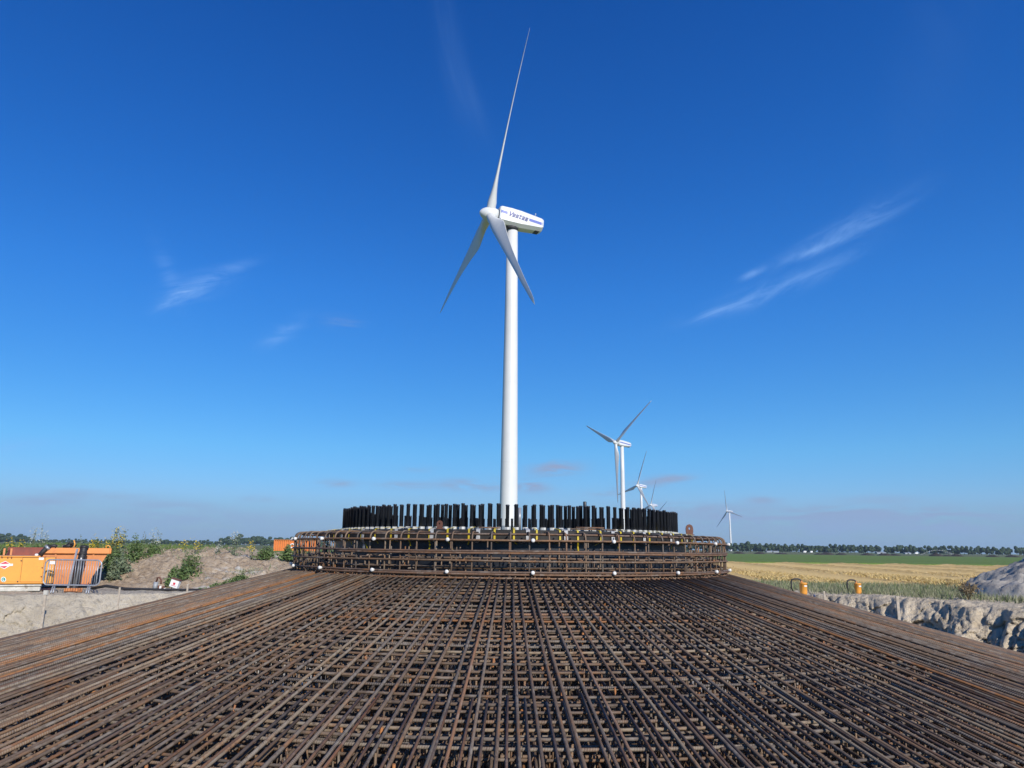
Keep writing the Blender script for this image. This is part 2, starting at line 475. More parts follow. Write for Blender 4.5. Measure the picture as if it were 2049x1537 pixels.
# ------------------------------------------------------------------ mesh helpers
class MB:
    def __init__(s):
        s.v, s.f, s.uv, s.sm = [], [], [], []

    def add(s, verts, faces, uvs=None, smooth=False):
        k = len(s.v)
        s.v.extend(verts)
        for i, fc in enumerate(faces):
            s.f.append([k + q for q in fc])
            s.uv.append(uvs[i] if uvs else [(0, 0)] * len(fc))
            s.sm.append(smooth)
        return s

    def box(s, c, d, R=None):
        hx, hy, hz = d[0] / 2, d[1] / 2, d[2] / 2
        vs = [Vector((x, y, z)) for x in (-hx, hx) for y in (-hy, hy) for z in (-hz, hz)]
        if R is not None:
            vs = [R @ q for q in vs]
        c = Vector(c)
        vs = [tuple(q + c) for q in vs]
        return s.add(vs, [(0, 1, 3, 2), (4, 6, 7, 5), (0, 4, 5, 1), (2, 3, 7, 6), (0, 2, 6, 4), (1, 5, 7, 3)])

    def bbox(s, c, d, bev=0.01):
        """box with chamfered long edges"""
        hx, hy, hz = d[0] / 2, d[1] / 2, d[2] / 2
        b = min(bev, hx * .9, hy * .9, hz * .9)
        vs, idx = [], {}
        for sx in (-1, 1):
            for sy in (-1, 1):
                for sz in (-1, 1):
                    for a in range(3):
                        p = [sx * (hx - b), sy * (hy - b), sz * (hz - b)]
                        p[a] = (sx * hx, sy * hy, sz * hz)[a]
                        idx[(sx, sy, sz, a)] = len(vs)
                        vs.append((p[0] + c[0], p[1] + c[1], p[2] + c[2]))
        fs = []
        for a in range(3):
            o1, o2 = [q for q in range(3) if q != a]
            for sg in (-1, 1):
                def key(p, q):
                    k = [0, 0, 0]
                    k[a] = sg
                    k[o1] = p
                    k[o2] = q
                    return idx[(*k, a)]
                fs.append((key(-1, -1), key(1, -1), key(1, 1), key(-1, 1)))
        for a in range(3):
            o1, o2 = [q for q in range(3) if q != a]
            for p in (-1, 1):
                for q in (-1, 1):
                    def kk(sg, ax):
                        k = [0, 0, 0]
                        k[a] = sg
                        k[o1] = p
                        k[o2] = q
                        return idx[(*k, ax)]
                    fs.append((kk(-1, o1), kk(1, o1), kk(1, o2), kk(-1, o2)))
        for sx in (-1, 1):
            for sy in (-1, 1):
                for sz in (-1, 1):
                    fs.append(tuple(idx[(sx, sy, sz, a)] for a in range(3)))
        return s.add(vs, fs)

    def tube(s, pts, r, n=6, closed=False, caps=True, smooth=True, r1=None):
        P = [Vector(p) for p in pts]
        m = len(P)
        vs, L, acc = [], [], 0.0
        prev = None
        for i, p in enumerate(P):
            if closed:
                d = P[(i + 1) % m] - P[i - 1]
            else:
                d = P[min(i + 1, m - 1)] - P[max(i - 1, 0)]
            d.normalize()
            if prev is None:
                a = Vector((0, 0, 1)) if abs(d.z) < .9 else Vector((1, 0, 0))
                a = (a - d * a.dot(d)).normalized()
            else:
                a = (prev - d * prev.dot(d)).normalized()
            prev = a
            b = d.cross(a)
            rr = r if r1 is None else r + (r1 - r) * i / (m - 1)
            if i:
                acc += (P[i] - P[i - 1]).length
            L.append(acc)
            for k in range(n):
                t = 2 * PI * k / n
                vs.append(tuple(p + a * (rr * math.cos(t)) + b * (rr * math.sin(t))))
        fs, uv = [], []
        last = m if closed else m - 1
        for i in range(last):
            j = (i + 1) % m
            l0, l1 = L[i], (L[j] if j else L[i] + (P[0] - P[-1]).length)
            for k in range(n):
                q = (k + 1) % n
                fs.append((i * n + k, i * n + q, j * n + q, j * n + k))
                v0, v1 = k / n, (k + 1) / n
                uv.append([(l0, v0), (l0, v1), (l1, v1), (l1, v0)])
        s.add(vs, fs, uv, smooth)
        if caps and not closed:
            k0 = len(s.v) - len(vs)
            s.f.append([k0 + q for q in range(n)][::-1])
            s.uv.append([(0, 0)] * n)
            s.sm.append(False)
            s.f.append([k0 + (m - 1) * n + q for q in range(n)])
            s.uv.append([(0, 0)] * n)
            s.sm.append(False)
        return s

    def lathe(s, prof, n=24, c=(0, 0, 0), smooth=True, cap=True):
        """profile of (radius, z) turned round the vertical through c"""
        vs, fs = [], []
        m = len(prof)
        for r, z in prof:
            for k in range(n):
                t = 2 * PI * k / n
                vs.append((c[0] + r * math.cos(t), c[1] + r * math.sin(t), c[2] + z))
        for i in range(m - 1):
            for k in range(n):
                q = (k + 1) % n
                fs.append((i * n + k, i * n + q, (i + 1) * n + q, (i + 1) * n + k))
        s.add(vs, fs, None, smooth)
        if cap:
            k0 = len(s.v) - len(vs)
            for base, rev in ((0, True), ((m - 1) * n, False)):
                fc = [k0 + base + q for q in range(n)]
                s.f.append(fc[::-1] if rev else fc)
                s.uv.append([(0, 0)] * n)
                s.sm.append(False)
        return s

    def mesh(s, name, mat=None):
        me = bpy.data.meshes.new(name)
        me.from_pydata(s.v, [], s.f)
        ul = me.uv_layers.new(name='UVMap')
        flat = [x for fc in s.uv for p in fc for x in p]
        ul.data.foreach_set('uv', flat)
        me.polygons.foreach_set('use_smooth', s.sm)
        if mat:
            me.materials.append(mat if not isinstance(mat, str) else M[mat])
        me.update()
        return me


def link(name, me, parent=None, loc=None, mtx=None, mat=None):
    if isinstance(me, MB):
        me = me.mesh(name, mat)
    o = bpy.data.objects.new(name, me)
    COL.objects.link(o)
    if parent is not None:
        o.parent = parent
    if loc is not None:
        o.location = loc
    if mtx is not None:
        o.matrix_local = mtx
    return o


def tag(o, label=None, cat=None, group=None, kind=None):
    if label:
        o['label'] = label
    if cat:
        o['category'] = cat
    if group:
        o['group'] = group
    if kind:
        o['kind'] = kind
    return o


def thing(name, loc, label, cat, group=None, rz=0.0):
    o = bpy.data.objects.new(name, None)
    o.empty_display_size = .3
    COL.objects.link(o)
    o.location = loc
    o.rotation_euler = (0, 0, rz)
    return tag(o, label, cat, group)


def copy_tree(o, parent=None):
    c = o.copy()
    COL.objects.link(c)
    if parent is not None:
        c.parent = parent
    for ch in list(o.children):
        copy_tree(ch, c)
    return c


def grid_mesh(name, X, Y, Z, mat, smooth=True, attr=None):
    ny, nx = X.shape
    v = np.stack([X, Y, Z], -1).reshape(-1, 3).astype(np.float32)
    i = np.arange(ny * nx).reshape(ny, nx)
    q = np.stack([i[:-1, :-1], i[:-1, 1:], i[1:, 1:], i[1:, :-1]], -1).reshape(-1, 4)
    me = bpy.data.meshes.new(name)
    me.vertices.add(len(v))
    me.vertices.foreach_set('co', v.ravel())
    me.loops.add(q.size)
    me.loops.foreach_set('vertex_index', q.ravel().astype(np.int32))
    me.polygons.add(len(q))
    me.polygons.foreach_set('loop_start', (np.arange(len(q)) * 4).astype(np.int32))
    me.polygons.foreach_set('loop_total', np.full(len(q), 4, np.int32))
    me.update(calc_edges=True)
    me.polygons.foreach_set('use_smooth', np.full(len(q), smooth))
    if attr:
        for k, a in attr.items():
            at_ = me.attributes.new(k, 'FLOAT', 'POINT')
            at_.data.foreach_set('value', a.ravel().astype(np.float32))
    me.materials.append(M[mat])
    return me


def tri_mesh(name, V, Fc, mat):
    """V (n,3), Fc (m,3 or 4) numpy"""
    k = Fc.shape[1]
    me = bpy.data.meshes.new(name)
    me.vertices.add(len(V))
    me.vertices.foreach_set('co', V.astype(np.float32).ravel())
    me.loops.add(Fc.size)
    me.loops.foreach_set('vertex_index', Fc.ravel().astype(np.int32))
    me.polygons.add(len(Fc))
    me.polygons.foreach_set('loop_start', (np.arange(len(Fc)) * k).astype(np.int32))
    me.polygons.foreach_set('loop_total', np.full(len(Fc), k, np.int32))
    me.update(calc_edges=True)
    me.materials.append(M[mat])
    return me


def vn(x, y, seed=0):
    xi, yi = np.floor(x).astype(np.int64), np.floor(y).astype(np.int64)
    xf, yf = x - xi, y - yi
    xf, yf = xf * xf * (3 - 2 * xf), yf * yf * (3 - 2 * yf)

    def h(a, b):
        n = (a * 374761393 + b * 668265263 + seed * 1442695041) & 0xFFFFFFFF
        n = ((n ^ (n >> 13)) * 1274126177) & 0xFFFFFFFF
        n = n ^ (n >> 16)
        return (n & 0xFFFF) / 65535.0
    a = h(xi, yi) * (1 - xf) + h(xi + 1, yi) * xf
    b = h(xi, yi + 1) * (1 - xf) + h(xi + 1, yi + 1) * xf
    return a * (1 - yf) + b * yf


def fbm(x, y, oct=5, seed=0, gain=.5, ridge=False):
    s, a, t = 0, 1.0, 0
    for o in range(oct):
        n = vn(x * 2 ** o + 17.3 * o, y * 2 ** o - 9.1 * o, seed + o) * 2 - 1
        if ridge:
            n = 1 - 2 * np.abs(n)
        s = s + a * n
        t += a
        a *= gain
    return s / t


def sstep(x, a, b):
    t = np.clip((x - a) / (b - a), 0, 1)
    return t * t * (3 - 2 * t)


def clods(x, y, seed):
    """rounded blocks: height inside each cell, with its own random level"""
    xi, yi = np.floor(x).astype(np.int64), np.floor(y).astype(np.int64)
    best = np.full(x.shape, 9.0)
    lev = np.zeros(x.shape)

    def h(a, b, k):
        n = (a * 374761393 + b * 668265263 + (seed + k) * 974634777) & 0xFFFFFFFF
        n = ((n ^ (n >> 13)) * 1274126177) & 0xFFFFFFFF
        return ((n ^ (n >> 16)) & 0xFFFF) / 65535.0
    for dx in (-1, 0, 1):
        for dy in (-1, 0, 1):
            a, b = xi + dx, yi + dy
            d = (a + h(a, b, 1) - x) ** 2 + (b + h(a, b, 2) - y) ** 2
            m_ = d < best
            lev = np.where(m_, h(a, b, 3), lev)
            best = np.where(m_, d, best)
    return (lev - .5) + .9 * (.35 - best)


# ------------------------------------------------------------------ ground with the pit
CX, CY = 0.0, 10.75
rimpts = [(-19, 22.2), (-16, 22.3), (-14.5, 22.5), (-12.6, 23.3), (-10, 25.0), (-4, 28), (4, 29.5), (10.4, 28.6), (12.0, 26.6), (12.9, 24), (13.5, 22.0), (14.6, 18), (15.5, 12),
          (14.5, 3), (8, -5), (0, -7), (-10, -6), (-17, 2), (-20.5, 12)]
ra = np.array([math.atan2(y - CY, x - CX) for x, y in rimpts])
rr_ = np.array([math.hypot(x - CX, y - CY) for x, y in rimpts])
o_ = np.argsort(ra)
ra, rr_ = ra[o_], rr_[o_]


def rim(th):
    return np.interp(th, np.r_[ra[-1] - 2 * PI, ra, ra[0] + 2 * PI], np.r_[rr_[-1], rr_, rr_[0]])


th = np.r_[np.linspace(-PI, rad(12), 110, endpoint=False), np.linspace(rad(12), rad(66), 520, endpoint=False),
           np.linspace(rad(66), rad(120), 60, endpoint=False), np.linspace(rad(120), rad(152), 320, endpoint=False), np.linspace(rad(152), PI, 30)]
right = sstep(np.cos(th), -.1, .2)
R = rim(th) + (.12 + .3 * right) * fbm(th * 9, th * 0 + 1, 4, 3) + .32 * right * fbm(th * 34, th * 0 + 5, 3, 4)          # 1 on the right side
Wd = 2.3 + .3 * right                      # run of the pit wall
rows_R, rows_Z = [], []
PITZ = -2.1
for tt in (0.0, .35, .6, .8, .92, 1.0):
    rr = np.maximum((R - Wd) * tt, .01)
    rows_R.append(rr)
    rows_Z.append(np.full_like(rr, PITZ) + .05 * fbm(rr * 1.5, th * 12, 3, 9))
NW = 66
for i in range(1, NW + 1):
    t = i / NW
    zz = PITZ + (0 - PITZ) * (t ** 1.15)
    arc = th * 18.0
    zc_ = np.full_like(arc, zz)
    wx, wz = .35 * fbm(arc * 1.1, zc_ * 1.1 + 3, 3, 20), .35 * fbm(arc * 1.1 + 40, zc_ * 1.1, 3, 19)
    big = clods((arc + wx) * .95, (zc_ + wz) * 1.6, 21)
    mid = clods((arc + wx) * 2.4 + 7, (zc_ + wz) * 3.9, 22)
    fin = clods((arc + wx) * 5.2, (zc_ + wz) * 8.0 + 5, 23)
    gr = fbm(arc * 6, zc_ * 6, 4, 25, .75)
    env = math.sin(PI * min(1, t * .98 + .02)) ** .45 if t < 1 else .3
    rr = R - Wd * (1 - t) - env * ((.16 + .26 * right) * big + (.16 + .14 * right) * mid + (.07 + .08 * right) * fin + .10 * gr)
    # terrace and small hollows on the right
    rr = rr + right * .25 * env * sstep(fbm((arc + wx) * .7, (zc_ + wz) * 1.1, 2, 31), .18, .45)
    rows_R.append(rr)
    rows_Z.append(zz + .07 * env * fbm(arc * 3, np.full_like(arc, zz * 3), 4, 24) + .0 * arc)
for d in list(np.linspace(.08, 5, 54)):
    rr = R + d
    amp = (1 - d / 5.2)
    x, y = rr * np.cos(th), rr * np.sin(th)
    rows_R.append(rr)
    rows_Z.append(amp * (.10 * fbm(x * 1.2, y * 1.2, 5, 41, .7) + right * .17 * fbm(x * 1.9, y * 1.9, 5, 42, .7)))
for d in list(np.geomspace(5.6, 9600, 34)):
    rows_R.append(R + d)
    rows_Z.append(np.zeros_like(th))
RR, ZZ, TT = np.array(rows_R), np.array(rows_Z), np.tile(th, (len(rows_R), 1))
gm = grid_mesh('ground', CX + RR * np.cos(TT), CY + RR * np.sin(TT), ZZ, 'ground')
tag(link('ground', gm), kind='structure')


def zground(x, y):
    return 0.0


# blinding slab under the foundation
mb = MB().lathe([(9.9, 0), (9.9, .12), (0.01, .12)], 96, (CX, CY, PITZ - .02), smooth=False)
tag(link('blinding_slab', mb, mat='concrete'), kind='structure')

# soil bank on the left
nx, ny = 420, 150
xs = np.linspace(-34, -2.5, nx)
ys = np.r_[np.linspace(0, 1, 110) * 7.5, 7.5 + np.linspace(.05, 1, 40) * 8]
Xb, Yb = np.meshgrid(xs, ys)
toe = 26.0 + np.interp(xs, [-34, -16, -12, -8, -2.5], [1.9, 1.6, .7, .9, 2.2]) + .25 * fbm(xs * .5, xs * 0, 3, 50)
crest = np.interp(xs, [-34, -20, -15, -13.3, -11.4, -9.3, -7, -4, -2.5], [1.15, 1.18, 1.2, 1.22, 1.08, .90, .72, .4, .0])
tt = np.clip(Yb / 5.0, 0, 1)
prof = sstep(tt, 0, 1.0) ** .8 * (1 - sstep(Yb, 10, 15.4))
Zb = crest[None, :] * prof
env = sstep(Yb, 0, .8) * (1 - sstep(Yb, 12, 15)) * sstep(xs[None, :], -2.5, -5) 
Zb = Zb + env * (.12 * fbm(Xb * .9, Yb * .9, 4, 51) + .12 * fbm(Xb * 2.6, Yb * 2.6, 5, 52, .7, ridge=True) + .10 * clods(Xb * 3.1, Yb * 3.1, 54) + .05 * fbm(Xb * 9, Yb * 9, 3, 53))
Zb = Zb - .06 * (1 - sstep(Yb, 0, .4)) - .15 * sstep(Yb, 14, 15.4)
bank_x, bank_toe, bank_Z, bank_y = xs, toe, Zb, ys
tag(link('earth_bank', grid_mesh('earth_bank', Xb, Yb + toe[None, :], Zb, 'bank')), kind='structure')


def bank_h(x, y):
    i = int(np.clip(np.searchsorted(bank_x, x), 0, nx - 1))
    j = int(np.clip(np.searchsorted(bank_y, y - bank_toe[i]), 0, len(bank_y) - 1))
    return float(bank_Z[j, i]) if y > bank_toe[i] else 0.0


# fields
nx, ny = 520, 330
tx = np.linspace(0, 1, nx)
xs = 2 + 150 * tx ** 1.6
ty = np.linspace(0, 1, ny)
Y0 = np.maximum(41.2 - .30 * xs, 20)
Xs = np.tile(xs, (ny, 1))
Ys = Y0[None, :] + (98 - Y0[None, :]) * ty[:, None] ** 1.5
Ys[-1] += .0
c = Xs - .115 * Ys + .5 * fbm(Ys * .12, Xs * .02, 3, 60)
per = (c / 6.6) % 1.0
ridge = np.exp(-((per - .5) / .19) ** 2)
Zs = .03 + ridge * (.08 + .13 * (fbm(Xs * 1.1, Ys * 1.1, 5, 61, .65) + .35)) + .03 * fbm(Xs * 2, Ys * 2, 3, 62)
Zs = np.maximum(Zs, .015)
Zs[0] = -.02
tag(link('straw_field', grid_mesh('straw_field', Xs, Ys, Zs, 'straw', attr={'ridge': np.clip(ridge * 1.3, 0, 1)})), kind='structure')

nx, ny = 260, 120
xs = np.linspace(-60, 330, nx)
ys = 97.5 + 232 * np.linspace(0, 1, ny) ** 1.7
Xc, Yc = np.meshgrid(xs, ys)
Zc = .16 + .04 * fbm(Xc * .8, Yc * .8, 3, 70)
Zc[0] = 0.0
Yc[0] -= .05
tag(link('green_field', grid_mesh('green_field', Xc, Yc, Zc, 'crop')), kind='structure')
xs = np.linspace(-6500, 6500, 60)
ys = np.geomspace(332, 6900, 40)
Xf, Yf = np.meshgrid(xs, ys)
tag(link('distant_fields', grid_mesh('distant_fields', Xf, Yf, Xf * 0 + .12, 'far')), kind='structure')
xs = np.linspace(-260, -61, 60)
ys = np.linspace(52, 331, 50)
Xf, Yf = np.meshgrid(xs, ys)
tag(link('left_meadow', grid_mesh('left_meadow', Xf, Yf, Xf * 0 + .1 + .04 * fbm(Xf * .3, Yf * .3, 3, 3), 'far')), kind='structure')

# grey sand heap on the right
nx, ny = 170, 150
hx = np.linspace(-7.5, 9, nx)
hy = np.linspace(-5, 6.5, ny)
HX, HY = np.meshgrid(hx, hy)
d = np.sqrt((HX / 6.6) ** 2 + (HY / 4.6) ** 2)
Zh = 2.9 * np.clip(1 - d, 0, 1) ** .95
cliff = sstep(HY + .35 * fbm(HX * .8, HX * 0, 3, 84), -2.9, -2.55)
Zh = Zh * (.25 + .75 * cliff)
e = sstep(Zh, 0, .3)
Zh = Zh + e * (.30 * fbm(HX * .8 + HY * .5, HY * .5, 5, 81, .6, ridge=True) + .08 * clods(HX * 2.2, HY * 2.2, 85) + .06 * fbm(HX * 5, HY * 5, 3, 82, .7)) - .04 * (1 - e)
tag(link('sand_heap', grid_mesh('sand_heap', HX, HY, Zh, 'heap'), loc=(23.1, 28.6, 0)),
    'heap of grey sand with a dark cliff at the right edge of the view', 'sand heap')


# dark peat mounds beyond the green field
def mound(x, y, wx, hz, seed):
    n = 26
    a = np.linspace(-1, 1, n)
    A, B = np.meshgrid(a, a)
    dd = np.sqrt(A ** 2 + B ** 2)
    Z = hz * np.clip(1 - dd ** 1.6, 0, 1) * (1 + .5 * fbm(A * 3, B * 3, 3, seed)) - .03
    return link('soil_mound', grid_mesh('soil_mound', A * wx, B * 4, Z, 'peat'), loc=(x, y, .1))


for i, (px, wpx, h) in enumerate([(1478, 26, 1.0), (1530, 24, .9), (1585, 28, .8), (1640, 22, .75), (1668, 30, 1.15), (1710, 24, .9), (1735, 28, 1.0), (1785, 30, 1.25),
                                  (1822, 22, .85), (1873, 26, 1.5), (1912, 24, .8), (1950, 26, 1.1), (1985, 22, .9), (2045, 26, 1.0)]):
    q = at(px, 1110, 345)
    tag(mound(q.x, 345 + (i % 3) * 7, wpx * .5 * 345 / F, h, i), 'low dark mound of peat soil behind the green field' if i != 9 else 'tallest dark soil mound, under the arc of irrigation water',
        'soil mound', 'dark soil mounds behind the green field' if i != 9 else None)

# ------------------------------------------------------------------ wind turbines
def blade_mesh():
    secs = []
    L = 38.8
    for i in range(27):
        t = i / 26
        z = 1.15 + L * t
        if t < .04:
            c, th_, k = 1.9, 1.9, 0.0
        else:
            c = np.interp(t, [.04, .08, .12, .16, .20, .25, .32, .5, .75, .93, .985, 1.0], [1.9, 2.2, 2.8, 3.3, 3.5, 3.3, 2.85, 2.0, 1.3, .85, .5, .08])
            th_ = np.interp(t, [.04, .10, .19, .3, .5, .75, 1.0], [1.9, 1.4, 1.0, .70, .40, .22, .03])
            k = float(np.interp(t, [.04, .19], [0, 1]))
        tw = -rad(np.interp(t, [0, .1, .3, .6, 1], [20, 19, 13, 8, 5]))
        pts = []
        for a in range(14):
            ang = 2 * PI * a / 14
            cx, cy = math.cos(ang), math.sin(ang)
            # airfoil: leading edge +x, trailing edge thin
            ax_ = c * (cx * .5 - .20 * k)
            ay_ = th_ * .5 * cy * (1 - k * .55 * (1 - cx) * .9) 
            x = ax_ * math.cos(tw) - ay_ * math.sin(tw)
            y = ax_ * math.sin(tw) + ay_ * math.cos(tw)
            pts.append((x, y + 1.15 * t * t, z))
        secs.append(pts)
    m = MB()
    vs = [p for s_ in secs for p in s_]
    fs = [(i * 14 + k, i * 14 + (k + 1) % 14, (i + 1) * 14 + (k + 1) % 14, (i + 1) * 14 + k) for i in range(26) for k in range(14)]
    m.add(vs, fs, None, True)
    m.f.append([26 * 14 + q for q in range(14)])
    m.uv.append([(0, 0)] * 14)
    m.sm.append(False)
    return m.mesh('blade', 'blade_paint')


def make_nacelle(t, HUB, first):
    """nacelle along local -X (nose) to +X (tail); everything relative to the hub height"""
    # cross sections: x, top z, belly z, half width
    secs = [(1.55, 1.75, -1.55, 1.55), (1.9, 1.95, -1.75, 1.7), (4.2, 2.0, -1.8, 1.75), (6.4, 1.9, -1.75, 1.75), (11.0, 1.45, -1.35, 1.6), (11.45, 1.3, -1.1, 1.45)]
    m = MB()
    vs = []
    for x, zt, zb, hw in secs:
        ch = .32
        prof = [(-hw + ch, zt), (hw - ch, zt), (hw, zt - ch), (hw, zb + .62), (hw - .75, zb), (-hw + .75, zb), (-hw, zb + .62), (-hw, zt - ch)]
        vs += [(x, y, z) for y, z in prof]
    n = 8
    fs = [(i * n + k, (i + 1) * n + k, (i + 1) * n + (k + 1) % n, i * n + (k + 1) % n) for i in range(len(secs) - 1) for k in range(n)]
    fs += [tuple(range(n)), tuple((len(secs) - 1) * n + q for q in range(n))[::-1]]
    m.add(vs, fs)
    na = link('nacelle', m, t, (0, 0, HUB), mat='white_paint')
    na.rotation_euler = (0, rad(5), 0)
    hw = lambda x: float(np.interp(x, [q[0] for q in secs], [q[3] for q in secs]))

    def strip(x0, x1, z0, z1, name, mat, side):
        v, f = [], []
        k = 8
        for i in range(k + 1):
            x = x0 + (x1 - x0) * i / k
            yy = -side * (hw(x) + .02)
            yi = -side * (hw(x) - .03)
            dz = -.055 * (x - 6)
            v += [(x, yy, z0 + dz), (x, yy, z1 + dz), (x, yi, z1 + dz), (x, yi, z0 + dz)]
        for i in range(k):
            for q in range(4):
                f.append((i * 4 + q, (i + 1) * 4 + q, (i + 1) * 4 + (q + 1) % 4, i * 4 + (q + 1) % 4))
        f += [(0, 1, 2, 3), (k * 4, k * 4 + 3, k * 4 + 2, k * 4 + 1)]
        return link(name, MB().add(v, f), na, mat=mat)
    if first:
        for side in (1, -1):
            strip(1.75, 3.15, .06, .66, 'stripe', 'blue_paint', side)
            strip(8.05, 11.15, .06, .66, 'stripe', 'blue_paint', side)
        # lettering on the side that faces the camera
        H_, x_, sw, sh_ = 1.16, .90, .24, .20       # cap height, x height, stem, bar
        gl = {'V': ([((0, H_), (.27, H_), (.50, .28), (.44, 0), (.30, 0)), ((.30, 0), (.52, 0), (1.02, H_), (.74, H_))], .92),
              'e': ([(0, 0, sw, x_), (sw, 0, .66, sh_), (sw, x_ - sh_, .66, x_), (.44, .40, .66, x_ - sh_), (sw, .34, .66, .50)], .80),
              's': ([(0, 0, .66, sh_), (.44, sh_, .66, .35), (0, .35, .66, .54), (0, .54, sw, .70), (0, .70, .66, x_)], .80),
              't': ([(.08, 0, .08 + sw, H_), (0, .70, .56, x_), (.08 + sw, 0, .54, sh_)], .68),
              'a': ([(.44, 0, .66, x_), (0, x_ - sh_, .44, x_), (0, 0, .22, .52), (.22, 0, .44, sh_), (.22, .34, .44, .52)], .80)}
        m = MB()
        cx0 = 0.0
        for chh in 'Vestas':
            parts, adv = gl[chh]
            for p in parts:
                if not isinstance(p[0], tuple):
                    p = ((p[0], p[1]), (p[2], p[1]), (p[2], p[3]), (p[0], p[3]))
                n_ = len(p)
                v_ = [(cx0 + x + .22 * z, yy, z) for yy in (0, .06) for x, z in p]
                m.add(v_, [tuple(range(n_)), tuple(range(n_, 2 * n_))[::-1]] + [(q, (q + 1) % n_, n_ + (q + 1) % n_, n_ + q) for q in range(n_)])
            cx0 += adv
        o = link('lettering', m, na, mat='navy')
        o.scale = (.93, 1, .90)
        o.location = (3.3, -1.83, -.02)
        o.rotation_euler = (0, rad(3.2), 0)
    else:
        for side in (1, -1):
            strip(1.9, 11.0, .0, .62, 'stripe', 'blue_paint', side)
    # cooler opening under the tail, mast on top
    m = MB().box((10.35, -.1, -1.42), (1.0, 1.7, .12))
    o = link('vent_opening', m, na, mat='dark')
    m = MB().tube([(10.0, .2, 1.5), (10.0, .2, 2.95)], .045, 6).tube([(10.0, -.25, 2.5), (10.0, .65, 2.5)], .035, 6).tube([(9.9, -.25, 2.5), (9.9, -.25, 2.8)], .07, 6)
    link('weather_mast', m, na, mat='white_paint')
    if first:
        m = MB()
        for x in (1.95, 6.4):
            m.box((x, -hw(x) - .004, .1), (.05, .02, 2.6))
        link('panel_joint', m, na, mat='galv')
        link('roof_hatch', MB().bbox((4.0, 0, 2.04), (1.6, 1.4, .12), .03), na, mat='white_paint')
        link('yaw_collar', MB().lathe([(1.35, -.35), (1.4, 0), (1.4, .25)], 32, (4.9, 0, -2.05)), na, mat='dark')
    return na


def make_turbine(first, HUB=69.5):
    t = thing('wind_turbine', (0, 0, 0), '', 'wind turbine')
    # the Empty stands at the tower foot; hub is 4.9 m in front (local -X)
    prof = [(1.95, 0), (1.83, .4), (1.80, 5)] + [(float(np.interp(z, [5, 67.2], [1.80, 1.13])), z) for z in (18, 34, 50, 67.4)]
    tw = link('tower', MB().lathe(prof, 64), t, mat='tower_paint')
    m = MB()
    for z in (18, 34, 50):
        r = float(np.interp(z, [5, 67.2], [1.80, 1.13]))
        m.lathe([(r + .004, z - .06), (r + .022, z - .03), (r + .022, z + .03), (r + .004, z + .06)], 64, cap=False)
    if first:
        link('flange_seam', m, tw, mat='tower_paint')
        link('door', MB().bbox((.0, -1.83, 2.1), (.95, .12, 2.1), .02), tw, mat='steel_grey')
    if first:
        link('base_band', MB().lathe([(1.97, .0), (1.85, .42), (1.815, 5.6)], 64, cap=False), tw, mat='band_grey')  # darker grey band round the lowest part of the tower
    na = make_nacelle(t, HUB, first)
    na.location = (-4.9, 0, HUB)
    # spinner
    m = MB()
    prof = [(.02, 2.45), (.35, 2.35), (.8, 2.0), (1.2, 1.4), (1.45, .7), (1.55, 0), (1.52, -.8), (1.4, -1.35)]
    m.lathe(prof[::-1], 40)
    sp_ = link('spinner', m, t, mat='white_paint')
    sp_.matrix_local = Matrix.Translation((-4.9, 0, HUB)) @ Matrix.Rotation(rad(-90 + 5), 4, 'Y')
    bm_ = blade_mesh()
    for k in range(3):
        link('blade', bm_, t)
    return t


def pose_turbine(t, hubxy, yaw, rot, HUB=69.5):
    """hub over hubxy, nose pointing to (-cos yaw, -sin yaw), rotor turned by rot"""
    yaw = rad(yaw)
    t.rotation_euler = (0, 0, yaw)
    t.location = (hubxy[0] + 4.9 * math.cos(yaw), hubxy[1] + 4.9 * math.sin(yaw), 0)
    tl = rad(5)
    ax = Vector((-math.cos(tl), 0, math.sin(tl)))       # local frame
    s1 = Vector((0, 0, 1)).cross(ax).normalized()
    u1 = ax.cross(s1)
    k = 0
    for ch in t.children:
        if ch.name.split('.')[0] != 'blade':
            continue
        a = rad(rot) + k * 2 * PI / 3
        k += 1
        z = s1 * math.sin(a) + u1 * math.cos(a)
        x = s1 * math.cos(a) - u1 * math.sin(a)
        y = z.cross(x)
        mt = Matrix((x, y, z)).transposed().to_4x4()
        mt.translation = Vector((-4.9, 0, HUB)) + ax * .15
        ch.matrix_local = mt


T0 = make_turbine(True)
pose_turbine(T0, (-4.94, 150), 20.6, 15.0)
T0['label'] = 'large white turbine in the centre with a dark blue name and stripe on its nacelle'
T1 = make_turbine(False)
GT = 'row of white turbines receding behind the nearest one'
tl_ = [((68.5, 500), 30.4, 54.3, 'white turbine right of the big one, one blade hanging straight down beside its tower', GT),
       ((138.6, 846), 28.0, 18.0, 'third nearest turbine, small, its tower rising from behind the right-hand sleeve pipes', GT),
       ((219.5, 1214), 27.0, 12.8, 'distant turbine with its nacelle just above the black pipe tops', GT),
       ((288.5, 1534), 25.0, 52.0, 'farthest turbine of the row, only a blade tip showing over the black pipes', GT),
       ((385.6, 1385), 25.0, -14.0, 'small white turbine standing alone to the right of the rebar cage', None)]
src = T1
for i, (h, yw, rt, lab, g) in enumerate(tl_):
    o = T1 if i == 0 else copy_tree(T1)
    o['label'] = lab
    if g:
        o['group'] = g
    elif 'group' in o:
        del o['group']
    pose_turbine(o, h, yw, rt)
